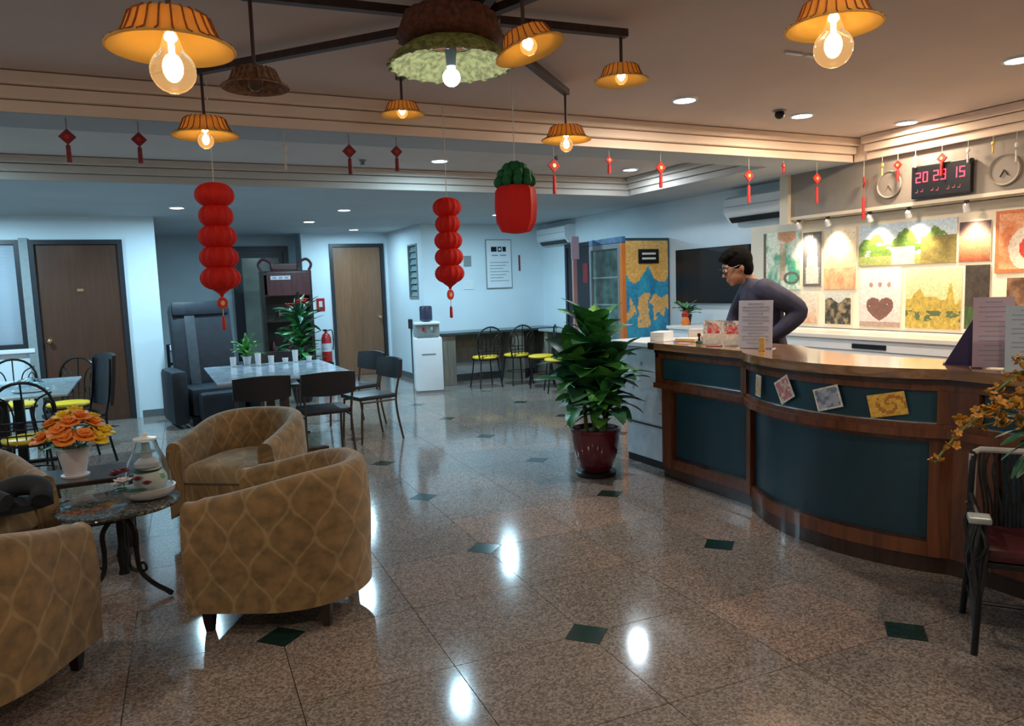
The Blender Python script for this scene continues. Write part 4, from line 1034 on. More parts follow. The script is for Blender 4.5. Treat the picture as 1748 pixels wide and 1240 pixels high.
def fern(name, x, y, z, pot_r, pot_h, n, L, mats, lab, potm, seed, cat='plant', pitch=(20, 75), wd=.35, trunk=0, flowers=None, droop=.35, nv=2):
    t = tag(empty(name, (x, y, z)), lab, cat); g = random.Random(seed)
    MB().lathe([(pot_r*.62, 0), (pot_r*.72, pot_h*.1), (pot_r, pot_h*.92), (pot_r*1.06, pot_h*.93), (pot_r*1.06, pot_h), (pot_r*.9, pot_h), (pot_r*.86, pot_h*.88), (.002, pot_h*.86)], 24).build('pot', potm, t, smooth=True)
    MB().lathe([(.001, pot_h*.865), (pot_r*.85, pot_h*.865), (pot_r*.85, pot_h*.89), (.001, pot_h*.90)], 20).build('soil', M_soil, t)
    ms = [leaf_mesh(L, L*wd, m, droop) for m in mats]
    if trunk: MB().tube([(0, 0, pot_h*.85), (.01, .01, pot_h+trunk)], [.016, .010], 8).build('stem', M_stem, t)
    for k in range(n):
        a = k*2.4+g.random(); f = g.random(); zz = pot_h*.9+trunk*(.15+.85*f)
        put_leaf(ms[k % len(ms)], t, (.01*math.cos(a), .01*math.sin(a), zz), a, R(g.uniform(*pitch)), g.uniform(.75, 1.15), g.uniform(-.5, .5))
    if flowers:
        m, k, r = flowers
        for q in range(k):
            a = q*2.2; b = MB(); petals(b, (0, 0, 0), r, 6, R(-35)); b.sphere((0, 0, 0), r*.3, 6, 4)
            b.build('bloom', m, t, (g.uniform(.05, .14)*math.cos(a), g.uniform(.05, .14)*math.sin(a), pot_h+trunk+g.uniform(.03, .16)), smooth=True)
    return t
fern('small_fern', .93, 8.36, .751, .045, .09, 34, .17, [M_leafl, M_leaf], 'small bright green fern in pot on the dining table', M_potw, 3, pitch=(10, 85), wd=.22, trunk=.10)
fern('tall_dark_plant', 1.86, 10.4, 0, .17, .34, 110, .34, [M_leafd, M_leafd, M_leaf], 'tall dark leafy plant with red blooms beside the dark cabinet', M_black, 11, pitch=(-15, 60), wd=.20, trunk=.95, flowers=(M_red2, 7, .05))

# dark recliner with high back
mc = tag(empty('massage_recliner', (.64, 9.62, 0), R(8)), 'big dark leather recliner with a tall back and grey stripe', 'armchair')
MB().box(-.30, .30, -.40, .30, .12, .44, b=.05).build('seat', M_leather, mc, smooth=True)
mb = Matrix.Translation((0, .22, .40)) @ Matrix.Rotation(R(-10), 4, 'X')
MB().box(-.36, .36, -.10, .09, 0, 1.02, mb, b=.085).build('backrest', M_leather, mc, smooth=True)
MB().box(-.20, -.08, -.118, -.095, .02, .97, mb, b=.009).build('backrest_stripe', M_leatherg, mc, smooth=True)
MB().box(-.33, .33, -.135, -.05, .86, 1.035, mb, b=.04).build('headrest', M_leather, mc, smooth=True)
for s in (-1, 1):
    MB().box(s*.42-.09, s*.42+.09, -.42, .28, .04, .66, b=.06).build('armrest', M_leather, mc, smooth=True)
MB().box(-.24, .24, -.62, -.405, .08, .40, b=.05).build('leg_rest', M_leather, mc, smooth=True)
MB().box(-.30, .30, -.35, .25, 0, .119, b=.01).build('base', M_black, mc)

# slim dispenser stand beside the column
ds = tag(empty('dispenser_stand', (.36, 10.82, 0), R(-20)), 'slim grey and white dispenser stand between the column and recliner', 'dispenser')
MB().box(-.13, .13, -.11, .11, 0, .88, b=.012).build('cabinet', M_black, ds)
MB().box(-.085, .085, -.118, -.1105, .30, .60, b=.003).build('front_panel', M_greyframe, ds)
MB().box(-.085, .085, -.118, -.1105, .64, .80, b=.003).build('tray_recess', M_grey, ds)
MB().box(-.075, .075, -.14, -.1105, .80, .875, b=.008).build('nozzle_cover', M_white, ds)
MB().box(-.07, .07, -.124, -.1185, .545, .565).build('slot', M_black, ds)
MB().box(-.085, .085, -.118, -.1105, .04, .26, b=.003).build('lower_panel', M_wallg, ds)

# tall dark display cabinet with carved top behind the dining table
dc = tag(empty('dark_cabinet', (2.03, 12.3, 0), R(-4)), 'tall dark carved wooden cabinet with open shelves and small white sign', 'cabinet')
for x in (-.36, .36): MB().box(x-.025, x+.025, -.20, .20, 0, 1.85, b=.006).build('side_panel', M_dkwood, dc)
for z in (.06, .55, 1.05, 1.45, 1.82): MB().box(-.334, .334, -.19, .19, z, z+.03).build('shelf', M_dkwood, dc)
MB().box(-.334, .334, .17, .19, .10, 1.8).build('back_panel', M_dkwood, dc)
M_drw = wood('dark_red_wood', (.05, .010, .012), (.10, .02, .022), .4)
MB().box(-.30, .36, -.21, -.19, 1.46, 1.83, b=.01).build('carved_panel', M_drw, dc)
for s in (-1, 1): MB().tube(bez([(s*.36, -.1, 1.85), (s*.40, -.1, 1.95), (s*.33, -.1, 2.03), (s*.22, -.1, 1.98), (s*.20, -.1, 1.90)], 6), .022, 8).build('carved_scroll', M_drw, dc, smooth=True)
MB().box(-.22, .22, -.08, .08, 1.851, 1.97, b=.03).build('pediment', M_drw, dc)
MB().box(-.24, .06, -.222, -.2105, 1.71, 1.77, b=.003).build('white_sign', M_potw, dc)
b = MB()
for k in range(3): MB().box(-.21+.09*k, -.15+.09*k, -.225, -.2225, 1.725, 1.755).build('sign_mark', M_ink, dc)
for k in range(5): MB().lathe([(.03, 0), (.045, .05), (.02, .12), (.015, .16)], 12).build('vase', M_drw, dc, (-.24+.12*k, -.02, 1.081 if k % 2 else .581), smooth=True)

# fire extinguisher, its sign
fe = tag(empty('fire_extinguisher', (2.74, 12.86, .0)), 'red fire extinguisher by the tan door', 'extinguisher')
MB().lathe([(.07, .30), (.085, .31), (.085, .70), (.06, .77), (.025, .80), (.025, .83)], 20).build('cylinder', M_ext, fe, smooth=True)
MB().tube(bez([(.02, 0, .83), (.10, 0, .84), (.12, 0, .70), (.11, 0, .50)], 5), .010, 6).build('hose', M_black, fe, smooth=True)
MB().box(-.05, .02, -.012, .012, .83, .86, b=.004).build('handle', M_black, fe)
MB().box(-.09, .09, -.09, .09, 0, .299, b=.01).build('stand', M_black, fe)
MB().lathe([(.0865, .48), (.0865, .62)], 20, cap=False).build('label_band', M_potw, fe)
sg = tag(empty('red_notice', (2.72, 13.045, 1.29)), 'small red square notice with white mark by the tan door', 'sign')
MB().box(-.07, .07, -.006, .0, -.12, .10).build('panel', M_ext, sg); MB().box(-.03, .03, -.009, -.0062, -.05, .05).build('white_mark', M_potw, sg)

# ================================================================== water dispenser and wall bench
wd = tag(empty('water_dispenser', (3.62, 10.20, 0), R(-14)), 'white floor standing water dispenser with dark bottle on top', 'water dispenser')
MB().box(-.20, .20, -.17, .17, .03, .80, b=.03).build('body', M_white, wd, smooth=True)
MB().box(-.19, .19, -.155, .16, 0, .029).build('base', M_grey, wd)
MB().box(-.175, .175, -.12, .17, .801, .98, b=.02).build('tap_recess', M_greyframe, wd)
MB().box(-.185, .185, -.165, .17, .981, 1.02, b=.018).build('head', M_white, wd, smooth=True)
for k, m in ((-.06, M_ext), (.06, M_tglass)): MB().box(k-.015, k+.015, -.15, -.1205, .90, .95, b=.004).build('tap', m, wd)
MB().box(-.15, .15, -.16, -.1205, .801, .812).build('drip_tray', M_grey, wd)
MB().lathe([(.03, 1.0205), (.085, 1.035), (.092, 1.06), (.092, 1.22), (.085, 1.245), (.04, 1.255)], 24).build('bottle', mat('dark_bottle_plastic', (.05, .05, .09), .2, var=.2, scale=8), wd, smooth=True)
MB().box(-.10, .10, -.1735, -.1705, .55, .57).build('badge', M_grey, wd)
bt = tag(empty('wall_bench', (0, 0, 0)), 'long high bench table along the back wall with slab legs', 'table')
MB().box(3.98, 6.02, 10.55, 11.12, .775, .81, b=.006).build('table_top', M_benchtop, bt)
for x in (4.12, 5.30, 5.92): MB().box(x-.10, x+.10, 10.60, 11.08, 0, .7745, b=.004).build('slab_leg', M_benchw, bt)
MB().box(4.22, 5.82, 11.05, 11.07, .30, .7745).build('modesty_panel', M_benchw, bt)
b2 = tag(empty('side_bench', (0, 0, 0)), 'short light topped bench table along the right wall behind the plant', 'table')
MB().box(5.50, 6.06, 8.72, 10.30, .775, .81, b=.006).build('table_top', M_greyframe, b2)
for y in (8.82, 10.15): MB().box(5.55, 6.0, y-.06, y+.06, 0, .7745, b=.004).build('slab_leg', M_benchw, b2)
# notices on the back wall
nb = tag(empty('framed_notice', (5.275, 11.192, 1.46)), 'framed white notice with black camera symbol on the back wall', 'notice')
MB().box(-.235, .235, -.018, -.001, 0, .80, b=.004).build('frame', M_greyframe, nb)
MB().box(-.22, .22, -.021, -.0182, .015, .785).build('sheet', M_white, nb)
MB().box(-.14, -.04, -.0235, -.0212, .60, .68).build('black_mark', M_black, nb); MB().box(-.02, .05, -.0235, -.0212, .60, .68).build('black_mark', M_black, nb)
MB().box(.07, .13, -.0235, -.0212, .60, .68).build('black_mark', M_black, nb); MB().lathe([(.001, 0), (.022, 0), (.022, .002)], 16, Matrix.Translation((.015, -.0262, .64)) @ Matrix.Rotation(R(-90), 4, 'X')).build('white_dot', M_white, nb)
MB().box(-.13, -.02, -.0235, -.0212, .53, .55).build('text_line', M_ink, nb); MB().box(.02, .13, -.0235, -.0212, .53, .55).build('text_line', M_ink, nb)
for k in range(7): MB().box(-.17, .17-.05*(k % 3), -.0235, -.0212, .42-.05*k, .43-.05*k).build('text_line', M_greyframe, nb)
for x, z, w, h, m, lab in ((4.72, 1.83, .13, .17, M_greyframe, 'small grey plate on the back wall by the red lantern'), (4.72, 1.46, .18, .14, M_white, 'small white paper low on the back wall'), (5.66, 1.74, .03, .26, M_dred, 'thin red strip on back wall right of the framed notice')):
    tag(MB().box(-w/2, w/2, -.010, -.001, 0, h, b=.002).build('wall_plate', m, None, (x, 11.199, z)), lab, 'sign')
t = tag(empty('wall_socket', (3.949, 11.86, .90)), 'dark switch box with a cable running down the return wall', 'socket')
MB().box(-.04, -.001, -.06, .06, -.06, .10, b=.006).build('box', M_dkframe, t); MB().tube([(-.012, 0, -.06), (-.012, 0, -.80)], .010, 6).build('cable', M_dkframe, t)

# ================================================================== fridge, television, air conditioners
fr = tag(empty('display_fridge', (5.38, 7.76, 0)), 'tall display fridge with glass door and blue and orange printed side', 'fridge')
MB().box(.03, .70, .012, .76, .02, 2.04).build('cabinet', M_grey, fr)
def p_fridge(u, v):
    n = fbm(u*3.2+1, v*5+2); n2 = fbm(u*7+5, v*10+1)
    c = mixc((.02, .16, .42), (.05, .42, .62), n2*1.3)
    if abs(v-.57) < .035+.06*vn(u*5+2, 3.3) and n2 > .44: c = (.80, .48, .16)
    if abs(u-.42) < .16 and .44 < v < .56 and n2 > .47: c = (.80, .50, .18)
    if abs(v-.30) < .03 and n2 > .52: c = (.35, .60, .50)
    if v > .80-.10*abs(math.sin(u*5+.6))+.05*n2: c = mixc((.80, .42, .10), (.84, .52, .16), n2)
    if v > .985 or u > .97: c = (.03, .07, .09)
    return c
g = print_grid(.67, 2.02, 40, 120, p_fridge, 'printed_side', fr, (.365, .004, .02), (0, 0, 0), .0075)
MB().box(.22, .53, -.010, .003, 1.72, 1.90, b=.003).build('black_label', M_black, fr)
for k in range(2): MB().box(.27, .48, -.0125, -.0105, 1.77+.06*k, 1.795+.06*k).build('label_text', M_offw, fr)
MB().box(-.03, .029, .0, .06, .10, 1.98, b=.004).build('orange_post', M_fork, fr)
MB().box(-.03, .029, .0, .76, 1.982, 2.06, b=.006).build('header', mat('blue_header', (.04, .14, .32), .35, var=.5, scale=9), fr)
dr = MB(); dr.box(-.03, .02, .062, .10, .10, 1.98); dr.box(-.03, .02, .72, .76, .10, 1.98); dr.box(-.03, .02, .10, .72, .10, .16); dr.box(-.03, .02, .10, .72, 1.92, 1.98)
d = dr.build('door', M_grey, fr); MB().box(-.008, .0, .101, .719, .161, 1.919).build('door_glass', mat('dark_fridge_glass', (.10, .16, .15), .10, var=.5, scale=5, spec=.8), d)
for z in (.5, .85, 1.2, 1.55): MB().box(-.012, -.0085, .11, .71, z, z+.02).build('shelf_edge', M_greyframe, d)
MB().box(-.05, -.031, .66, .69, .9, 1.2, b=.004).build('door_handle', M_chrome, d)
MB().box(-.03, .70, .0, .76, 0, .019).build('base', M_black, fr)
t = tag(empty('small_toy', (5.50, 7.60, .98)), 'small red and orange figure on the desk beside the fridge', 'ornament')
t.location = (5.25, 7.12, .976); t.location = (5.60, 6.86, .976)
MB().lathe([(.04, 0), (.05, .03), (.035, .09), (.02, .10)], 14).build('body', M_fork, t, smooth=True); MB().sphere((0, 0, .13), .04, 12, 8).build('head', M_ext, t, smooth=True)
tv = tag(empty('television', (6.06, 6.93, 1.21)), 'large black flat television on the wall behind the person', 'television')
MB().box(-.03, .0, -.64, .64, 0, .66, b=.006).build('frame', M_black, tv); MB().box(-.033, -.0305, -.625, .625, .02, .645).build('screen', M_screen, tv); MB().box(.0005, .038, -.2, .2, .2, .5).build('wall_mount', M_grey, tv)
def aircon(x, y, z, L, lab):
    t = tag(empty('air_conditioner', (x, y, z)), lab, 'air conditioner', 'wall air conditioners')
    MB().add([(0-.001, s, a) for s in (-L/2, L/2) for a in (0, .28)]+[(-.20, s, a) for s in (-L/2, L/2) for a in (.10, .25)]+[(-.12, -L/2, 0), (-.12, L/2, 0), (-.14, -L/2, .28), (-.14, L/2, .28)],
             [(0, 1, 10, 5, 4, 8), (2, 9, 6, 7, 11, 3), (0, 8, 9, 2), (8, 4, 6, 9), (4, 5, 7, 6), (5, 10, 11, 7), (10, 1, 3, 11), (0, 2, 3, 1)]).build('body', M_white, t)
    MB().add([(-.122, -L/2+.05, -.002), (-.122, L/2-.05, -.002), (-.165, L/2-.05, .048), (-.165, -L/2+.05, .048), (-.127, -L/2+.05, -.010), (-.127, L/2-.05, -.010), (-.173, L/2-.05, .044), (-.173, -L/2+.05, .044)],
             [(0, 1, 2, 3), (7, 6, 5, 4), (0, 4, 5, 1), (1, 5, 6, 2), (2, 6, 7, 3), (3, 7, 4, 0)]).build('louvre', M_black, t)
    MB().box(-.2035, -.2005, -L/2+.02, L/2-.02, .16, .165).build('front_seam', M_grey, t)
    return t
aircon(6.10, 6.12, 2.12, .86, 'white wall air conditioner above the television, near the posters')
aircon(6.10, 10.55, 2.14, .92, 'white wall air conditioner in the far corner above the bench')
# slim pink banner stand by the fridge
t = tag(empty('banner_stand', (5.18, 8.62, 0)), 'slim pink post with a pale card on top left of the fridge', 'sign')
MB().lathe([(.14, 0), (.14, .015), (.03, .03)], 20).build('base', M_grey, t, smooth=True); MB().box(-.03, .03, -.02, .02, .03, 1.85, b=.006).build('post', mat('dusty_pink_paint', (.42, .22, .22), .5, var=.1, scale=5), t)
MB().box(-.06, .06, -.032, -.0205, 1.82, 2.12, b=.003).build('card', M_pink, t)
MB().box(-.02, .02, -.0195, .02, 1.851, 2.05).build('card_back', M_grey, t)

# ================================================================== big potted plant in front of the counter end
bp = tag(empty('potted_plant', (3.08, 4.87, 0)), 'tall bushy green leaved plant in a maroon pot before the white half wall', 'plant')
MB().lathe([(.13, 0), (.155, .008), (.16, .035), (.148, .038), (.02, .03)], 32).build('saucer', M_black, bp, smooth=True)
MB().lathe([(.105, .039), (.125, .06), (.165, .17), (.186, .29), (.188, .345), (.198, .352), (.198, .375), (.180, .378), (.172, .35), (.005, .33)], 40).build('pot', M_maroon, bp, smooth=True)
MB().lathe([(.001, .334), (.168, .334), (.168, .345), (.001, .352)], 28).build('soil', M_soil, bp, smooth=True)
g = random.Random(21)
CANES = [((0, 0), (.02, .03), 1.14, .024), ((-.06, .03), (-.12, .05), .92, .017), ((.06, -.04), (.12, -.03), .86, .018), ((.01, -.07), (.03, -.13), .70, .014)]
for (a, c, zt, r) in CANES:
    pts = bez([(a[0], a[1], .34), ((a[0]+c[0])/2+.01, (a[1]+c[1])/2, .34+(zt-.34)*.5), (c[0], c[1], zt)], 6)
    MB().tube(pts, [r*(1-.4*i/12) for i in range(13)], 9).build('cane', M_stem, bp, smooth=True)
BL = [leaf_mesh(.33, .20, M_leaf, .45, .22, 9), leaf_mesh(.34, .205, M_leafd, .60, .2, 9), leaf_mesh(.30, .19, M_leaf, .75, .22, 9), leaf_mesh(.27, .18, M_leafl, .40, .2, 9)]
for ci, (a, c, zt, r) in enumerate(CANES):
    n = (52, 30, 28, 14)[ci]
    for k in range(n):
        f = (k+.5)/n; z = .34+(zt-.34)*(.30+.70*f); q = (z-.34)/(zt-.34)
        p = (a[0]+(c[0]-a[0])*q, a[1]+(c[1]-a[1])*q, z)
        yaw = k*2.39996+ci*1.3+g.uniform(-.2, .2); pit = R(8+62*f**1.3+g.uniform(-10, 10))
        put_leaf(BL[g.choice((0, 0, 1, 1, 2)) if g.random() < .9 else 3], bp, p, yaw, pit, g.uniform(.82, 1.15)*(1.0 if f > .25 else .85), g.uniform(-.5, .5))
for yaw, z, s in ((R(215), .62, 1.0), (R(250), .58, .9), (R(-20), .60, .8), (R(190), .66, .9)):
    put_leaf(BL[3], bp, (0, -.02, z), yaw, R(10), s, .3)
# dark plant behind it on the half wall and small plant at the TV
fern('desk_plant', 5.72, 7.10-.12, .976, .06, .12, 22, .17, [M_leaf, M_leafd], 'small dark potted plant on the desk under the television', M_black, 8, pitch=(10, 70), wd=.25, trunk=.06)

# ================================================================== the person behind the counter
def baked(mb_, name, m, parent, voxel=.009, smooth=2):
    o = mb_.build(name, m, None); r = o.modifiers.new('r', 'REMESH'); r.mode = 'VOXEL'; r.voxel_size = voxel; r.use_smooth_shade = True
    s_ = o.modifiers.new('s', 'SMOOTH'); s_.iterations = smooth; s_.factor = .5
    dg = bpy.context.evaluated_depsgraph_get(); me = bpy.data.meshes.new_from_object(o.evaluated_get(dg)); me.name = name
    me.polygons.foreach_set('use_smooth', [True]*len(me.polygons))
    bpy.data.objects.remove(o); o2 = bpy.data.objects.new(name, me); COL.objects.link(o2)
    if not me.materials: me.materials.append(m)
    o2.parent = parent; return o2
def limb(b, pts, rs, sub=5, n=12, sc=None):
    """tapered chain with rounded ends; local axes: x = forward, y = left, z = up"""
    P = bez(pts, sub); RS = []
    for i in range(len(pts)-1):
        for k in range(sub): RS.append(rs[i]+(rs[i+1]-rs[i])*k/sub)
    RS.append(rs[-1]); b.tube(P, RS, n)
    for i in (0, -1): b.sphere(P[i], RS[i]*.99, 12, 8)
def ell(b, pts, n=18):
    """torso-like loft: (x, y, z, half depth, half width)"""
    vs = []; fs = []
    for x, y, z, a, c in pts:
        for i in range(n): t = 2*PI*i/n; vs.append((x+a*math.cos(t), y+c*math.sin(t), z))
    for j in range(len(pts)-1):
        for i in range(n): fs.append((j*n+i, j*n+(i+1) % n, (j+1)*n+(i+1) % n, (j+1)*n+i))
    fs += [tuple(range(n))[::-1], tuple(range((len(pts)-1)*n, len(pts)*n))]; b.add(vs, fs)
ps = tag(empty('person', (4.41, 4.37, 0), math.atan2(.44, -.90)), 'person with short black hair, glasses and dark navy shirt leaning over behind the counter', 'person')
bd = MB()
TOR = [(0, 0, .86, .11, .16), (0, 0, .93, .115, .165), (.005, 0, 1.02, .10, .145), (.03, 0, 1.12, .105, .155), (.055, 0, 1.23, .130, .180), (.085, 0, 1.34, .130, .195), (.105, 0, 1.42, .110, .175), (.135, 0, 1.475, .065, .10)]
ell(bd, TOR)
limb(bd, [(.135, 0, 1.43), (.18, 0, 1.485), (.225, 0, 1.535)], [.062, .056, .056])
HC = Vector((.268, 0, 1.585)); HR = Matrix.Translation(HC) @ Matrix.Rotation(R(20), 4, 'Y') @ Matrix.Scale(1.10, 4)
bd.sphere((-.008, 0, .018), .100, 20, 14, (1.0, .78, 1.02), HR)
bd.sphere((.025, 0, -.045), .072, 16, 12, (.95, .82, 1.05), HR)
bd.sphere((.062, 0, -.098), .026, 12, 8, (1, 1.1, .8), HR)                   # chin
bd.add([(.085, -.010, .012), (.085, .010, .012), (.122, -.015, -.034), (.122, .015, -.034), (.085, -.020, -.042), (.085, .020, -.042), (.06, 0, -.01)], [(0, 1, 3, 2), (2, 3, 5, 4), (0, 2, 4), (1, 5, 3), (0, 4, 6), (4, 5, 6), (5, 1, 6), (1, 0, 6)], HR)   # nose
bd.sphere((.086, 0, -.066), .020, 10, 6, (.7, 1.3, .35), HR); bd.sphere((.084, 0, -.080), .019, 10, 6, (.7, 1.2, .4), HR)   # lips
for s in (-1, 1):
    bd.sphere((-.012, s*.080, -.012), .026, 10, 8, (.55, .35, 1.15), HR)      # ears
    bd.sphere((.080, s*.030, .030), .022, 10, 6, (.5, 1.2, .5), HR)           # brow
ARMP = {1: [(.105, .175, 1.405), (-.01, .225, 1.33), (-.125, .240, 1.235), (-.035, .245, 1.13), (.07, .21, 1.035)], -1: [(.115, -.17, 1.40), (.18, -.225, 1.25), (.235, -.23, 1.115), (.36, -.17, 1.085), (.475, -.11, 1.085)]}
for s in (-1, 1):
    limb(bd, ARMP[s], [.058, .050, .042, .036, .026], n=12)
    w = Vector(ARMP[s][4]); d = (w-Vector(ARMP[s][3])).normalized(); side = d.cross(Vector((0, 0, 1))).normalized(); dn = Vector((0, 0, -1))
    palm = w+d*.045; lat = side
    vs = []
    bd.sphere(tuple(palm), .040, 12, 8, (1.1, .95, .42))
    for k in range(4):
        base = palm+d*.028+lat*(-.027+.018*k); L = (.058, .068, .074, .062)[k]
        limb(bd, [base, base+d*L*.5+Vector((0, 0, .004)), base+d*L*.85+dn*.010, base+d*L+dn*.020], [.0092, .0088, .0082, .0072], 3, 8)
    th = w+d*.015+lat*s*.028*(1 if s < 0 else -1)
    limb(bd, [th, th+d*.030+lat*(.020 if s < 0 else -.020), th+d*.058+lat*(.022 if s < 0 else -.022)], [.012, .0105, .009], 3, 8)
for s in (-1, 1):
    limb(bd, [(0, s*.09, .90), (.02, s*.10, .50), (-.01, s*.105, .10)], [.080, .052, .036])
    bd.sphere((.05, s*.105, .045), .05, 12, 8, (2.2, .8, .75))
baked(bd, 'body', M_skin, ps, .0075, 2)
sh = MB()
ell(sh, [(x, y, z, a+.016, c+.016) for x, y, z, a, c in [(0, 0, .84, .115, .165)]+TOR[1:7]]+[(.135, 0, 1.475, .082, .105)])
limb(sh, [ARMP[1][0], ARMP[1][1], ARMP[1][2], (-.035, .247, 1.13), (.045, .220, 1.06)], [.088, .082, .074, .064, .050]); limb(sh, [ARMP[-1][0], ARMP[-1][1], ARMP[-1][2]], [.078, .070, .060])
sh.tube([(.150+.066*math.cos(t*PI/8), .070*math.sin(t*PI/8), 1.478+.014*math.cos(t*PI/8)) for t in range(16)], .016, 8, True)
baked(sh, 'shirt', M_shirt, ps, .010, 4)
tr = MB(); ell(tr, [(0, 0, .78, .125, .17), (0, 0, .86, .128, .176), (0, 0, .95, .122, .172)])
for s in (-1, 1): limb(tr, [(0, s*.09, .86), (.02, s*.10, .50), (-.01, s*.105, .09)], [.098, .075, .062])
baked(tr, 'trousers', M_trous, ps, .012, 3)
for s in (-1, 1): MB().box(-.09, .17, s*.105-.048, s*.105+.048, 0, .075, b=.03).build('shoe', M_black, ps, smooth=True)
hr = MB()
hr.sphere((-.022, 0, .042), .108, 20, 14, (1.0, .84, .98), HR); hr.sphere((-.052, 0, -.005), .086, 16, 12, (.75, .95, 1.1), HR)
for k in range(26):
    a = k*2.4; hr.sphere((.0+.078*math.cos(a)*(k/26)**.5-.005, .070*math.sin(a)*(k/26)**.5, .128-.035*(k/26)), .026, 8, 6, (1.2, 1, .8), HR)
for k in range(6): hr.sphere((.068, -.05+.02*k, .088), .024, 8, 6, (1, 1, .9), HR)
hb = MB(); 
hair = baked(hr, 'hair', M_hair, ps, .008, 1)
gl = MB()
for s in (-1, 1):
    gl.tube([(.104, s*.034+.024*math.cos(t*PI/8), .004+.018*math.sin(t*PI/8)) for t in range(16)], .0028, 6, True, HR)
    gl.tube([(.104, s*.058, .010), (.0, s*.084, .012), (-.01, s*.084, .0)], .0026, 6, False, HR)
gl.tube([(.104, -.010, .006), (.110, 0, .009), (.104, .010, .006)], .0026, 6, False, HR)
gl.build('glasses', M_black, ps)
for s in (-1, 1):
    MB().sphere((.0885, s*.031, .004), .0115, 12, 8, (1, 1, 1), HR).build('eye', M_potw, ps, smooth=True)
    MB().sphere((.0975, s*.031, .002), .0050, 8, 6, (1, 1, 1), HR).build('iris', M_black, ps, smooth=True)
    MB().tube([(.094, s*.016, .030), (.098, s*.030, .034), (.090, s*.046, .030)], .0035, 6, False, HR).build('eyebrow', M_hair, ps, smooth=True)

# ================================================================== wicker armchair and flower arrangement at the right edge
wk = tag(empty('wicker_armchair', (3.108, 1.66, 0), R(-52.3)), 'black stranded wicker armchair with dark red seat at right frame edge', 'armchair')
for sx in (-1, 1):
    MB().tube(bez([(sx*.245, -.215, 0), (sx*.235, -.20, .25), (sx*.235, -.195, .545)], 5), .014, 8).build('leg', M_black, wk, smooth=True)
    MB().tube(bez([(sx*.25, .22, 0), (sx*.235, .19, .30), (sx*.235, .185, .60), (sx*.225, .21, .75)], 5), .014, 8).build('leg', M_black, wk, smooth=True)
    MB().tube([(sx*.238, -.15, .555), (sx*.236, .19, .565)], .013, 8).build('arm_rail', M_black, wk, smooth=True)
    MB().box(sx*.24-.042, sx*.24+.042, -.235, -.145, .546, .572, b=.008).build('armrest', mat('pale_arm_reflection_%d' % (sx+1), (.30, .36, .36), .3, var=.2, scale=12), wk)  # pale colour stands for white light reflected on the arm end
    b = MB(); q = random.Random(5+sx)
    for k in range(60):
        y = -.225+.36*(k/59)**1.8
        b.tube(bez([(sx*.24+q.uniform(-.02, .02), y, .545), (sx*.24+q.uniform(-.034, .034), y+q.uniform(-.03, .03), .46), (sx*.235+q.uniform(-.028, .028), y*.9+q.uniform(-.02, .02), .34), (sx*.235, -.12+(y+.12)*.75, .20), (sx*.24, -.19+(y+.19)*.25, .07)], 3), .0075, 5)
    w_ = b.build('woven_side', M_wicker, wk); w_['kind'] = 'stuff'
MB().box(-.22, .22, -.20, .18, .36, .385, b=.006).build('seat_frame', M_black, wk)
MB().box(-.215, .215, -.20, .165, .386, .44, b=.022).build('seat_cushion', M_redseat, wk, smooth=True)
MB().tube([(-.225, .21, .745), (-.2, .215, .76), (.2, .215, .76), (.225, .21, .745)], .014, 8).build('top_rail', mat('pale_rail', (.42, .42, .40), .3, var=.2, scale=12), wk, smooth=True)  # top rail in pale grey, shared with one post
MB().tube([(-.232, .188, .52), (-.228, .21, .74)], .0165, 8).build('pale_post', MATS['pale_rail'], wk, smooth=True)
b = MB(); q = random.Random(9)
for k in range(24):
    x = -.20+.40*k/23; b.tube(bez([(x, .212, .755), (x+q.uniform(-.02, .02), .205, .66), (x*.9, .195, .52), (x*.9, .185, .40)], 3), .006, 5)
w_ = b.build('woven_back', M_wicker, wk); w_['kind'] = 'stuff'
MB().tube([(-.235, -.2, .14), (-.235, .2, .14)], .008, 6).build('stretcher', M_black, wk); MB().tube([(-.235, 0, .14), (.235, 0, .14)], .008, 6).build('stretcher', M_black, wk); MB().tube([(.235, -.2, .14), (.235, .2, .14)], .008, 6).build('stretcher', M_black, wk)
wk.scale = (.93, .93, .97)
# flower arrangement on a pedestal just outside the frame, sprays reaching in
fl = tag(empty('flower_arrangement', (2.82, 1.22, 0)), 'yellow flower sprays arching in front of the counter at right edge', 'flowers')
MB().lathe([(.13, 0), (.13, .02), (.04, .05), (.035, .55), (.12, .60), (.14, .62), (.14, .64)], 24).build('pedestal', M_dkwood, fl, smooth=True)
MB().lathe([(.05, .641), (.08, .70), (.085, .78), (.05, .86), (.06, .88), (.052, .88), (.04, .86)], 24).build('vase', M_potw, fl, smooth=True)
yfl = mat('golden_yellow_petal', (.42, .19, .012), .55, var=.35, scale=30)
q = random.Random(31)
SPR = [[(0, 0, .86), (-.10, .10, 1.05), (-.30, .20, 1.08), (-.48, .25, 1.01), (-.62, .27, .90)], [(0, 0, .86), (-.08, .12, 1.08), (-.20, .22, 1.16), (-.36, .26, 1.09)], [(0, 0, .86), (-.06, .10, 1.10), (-.12, .20, 1.20), (-.22, .26, 1.20)],
       [(0, 0, .86), (-.08, .10, 1.0), (-.25, .22, 1.0), (-.40, .27, .99)], [(0, 0, .86), (.05, .06, 1.1), (.02, .1, 1.25)]]
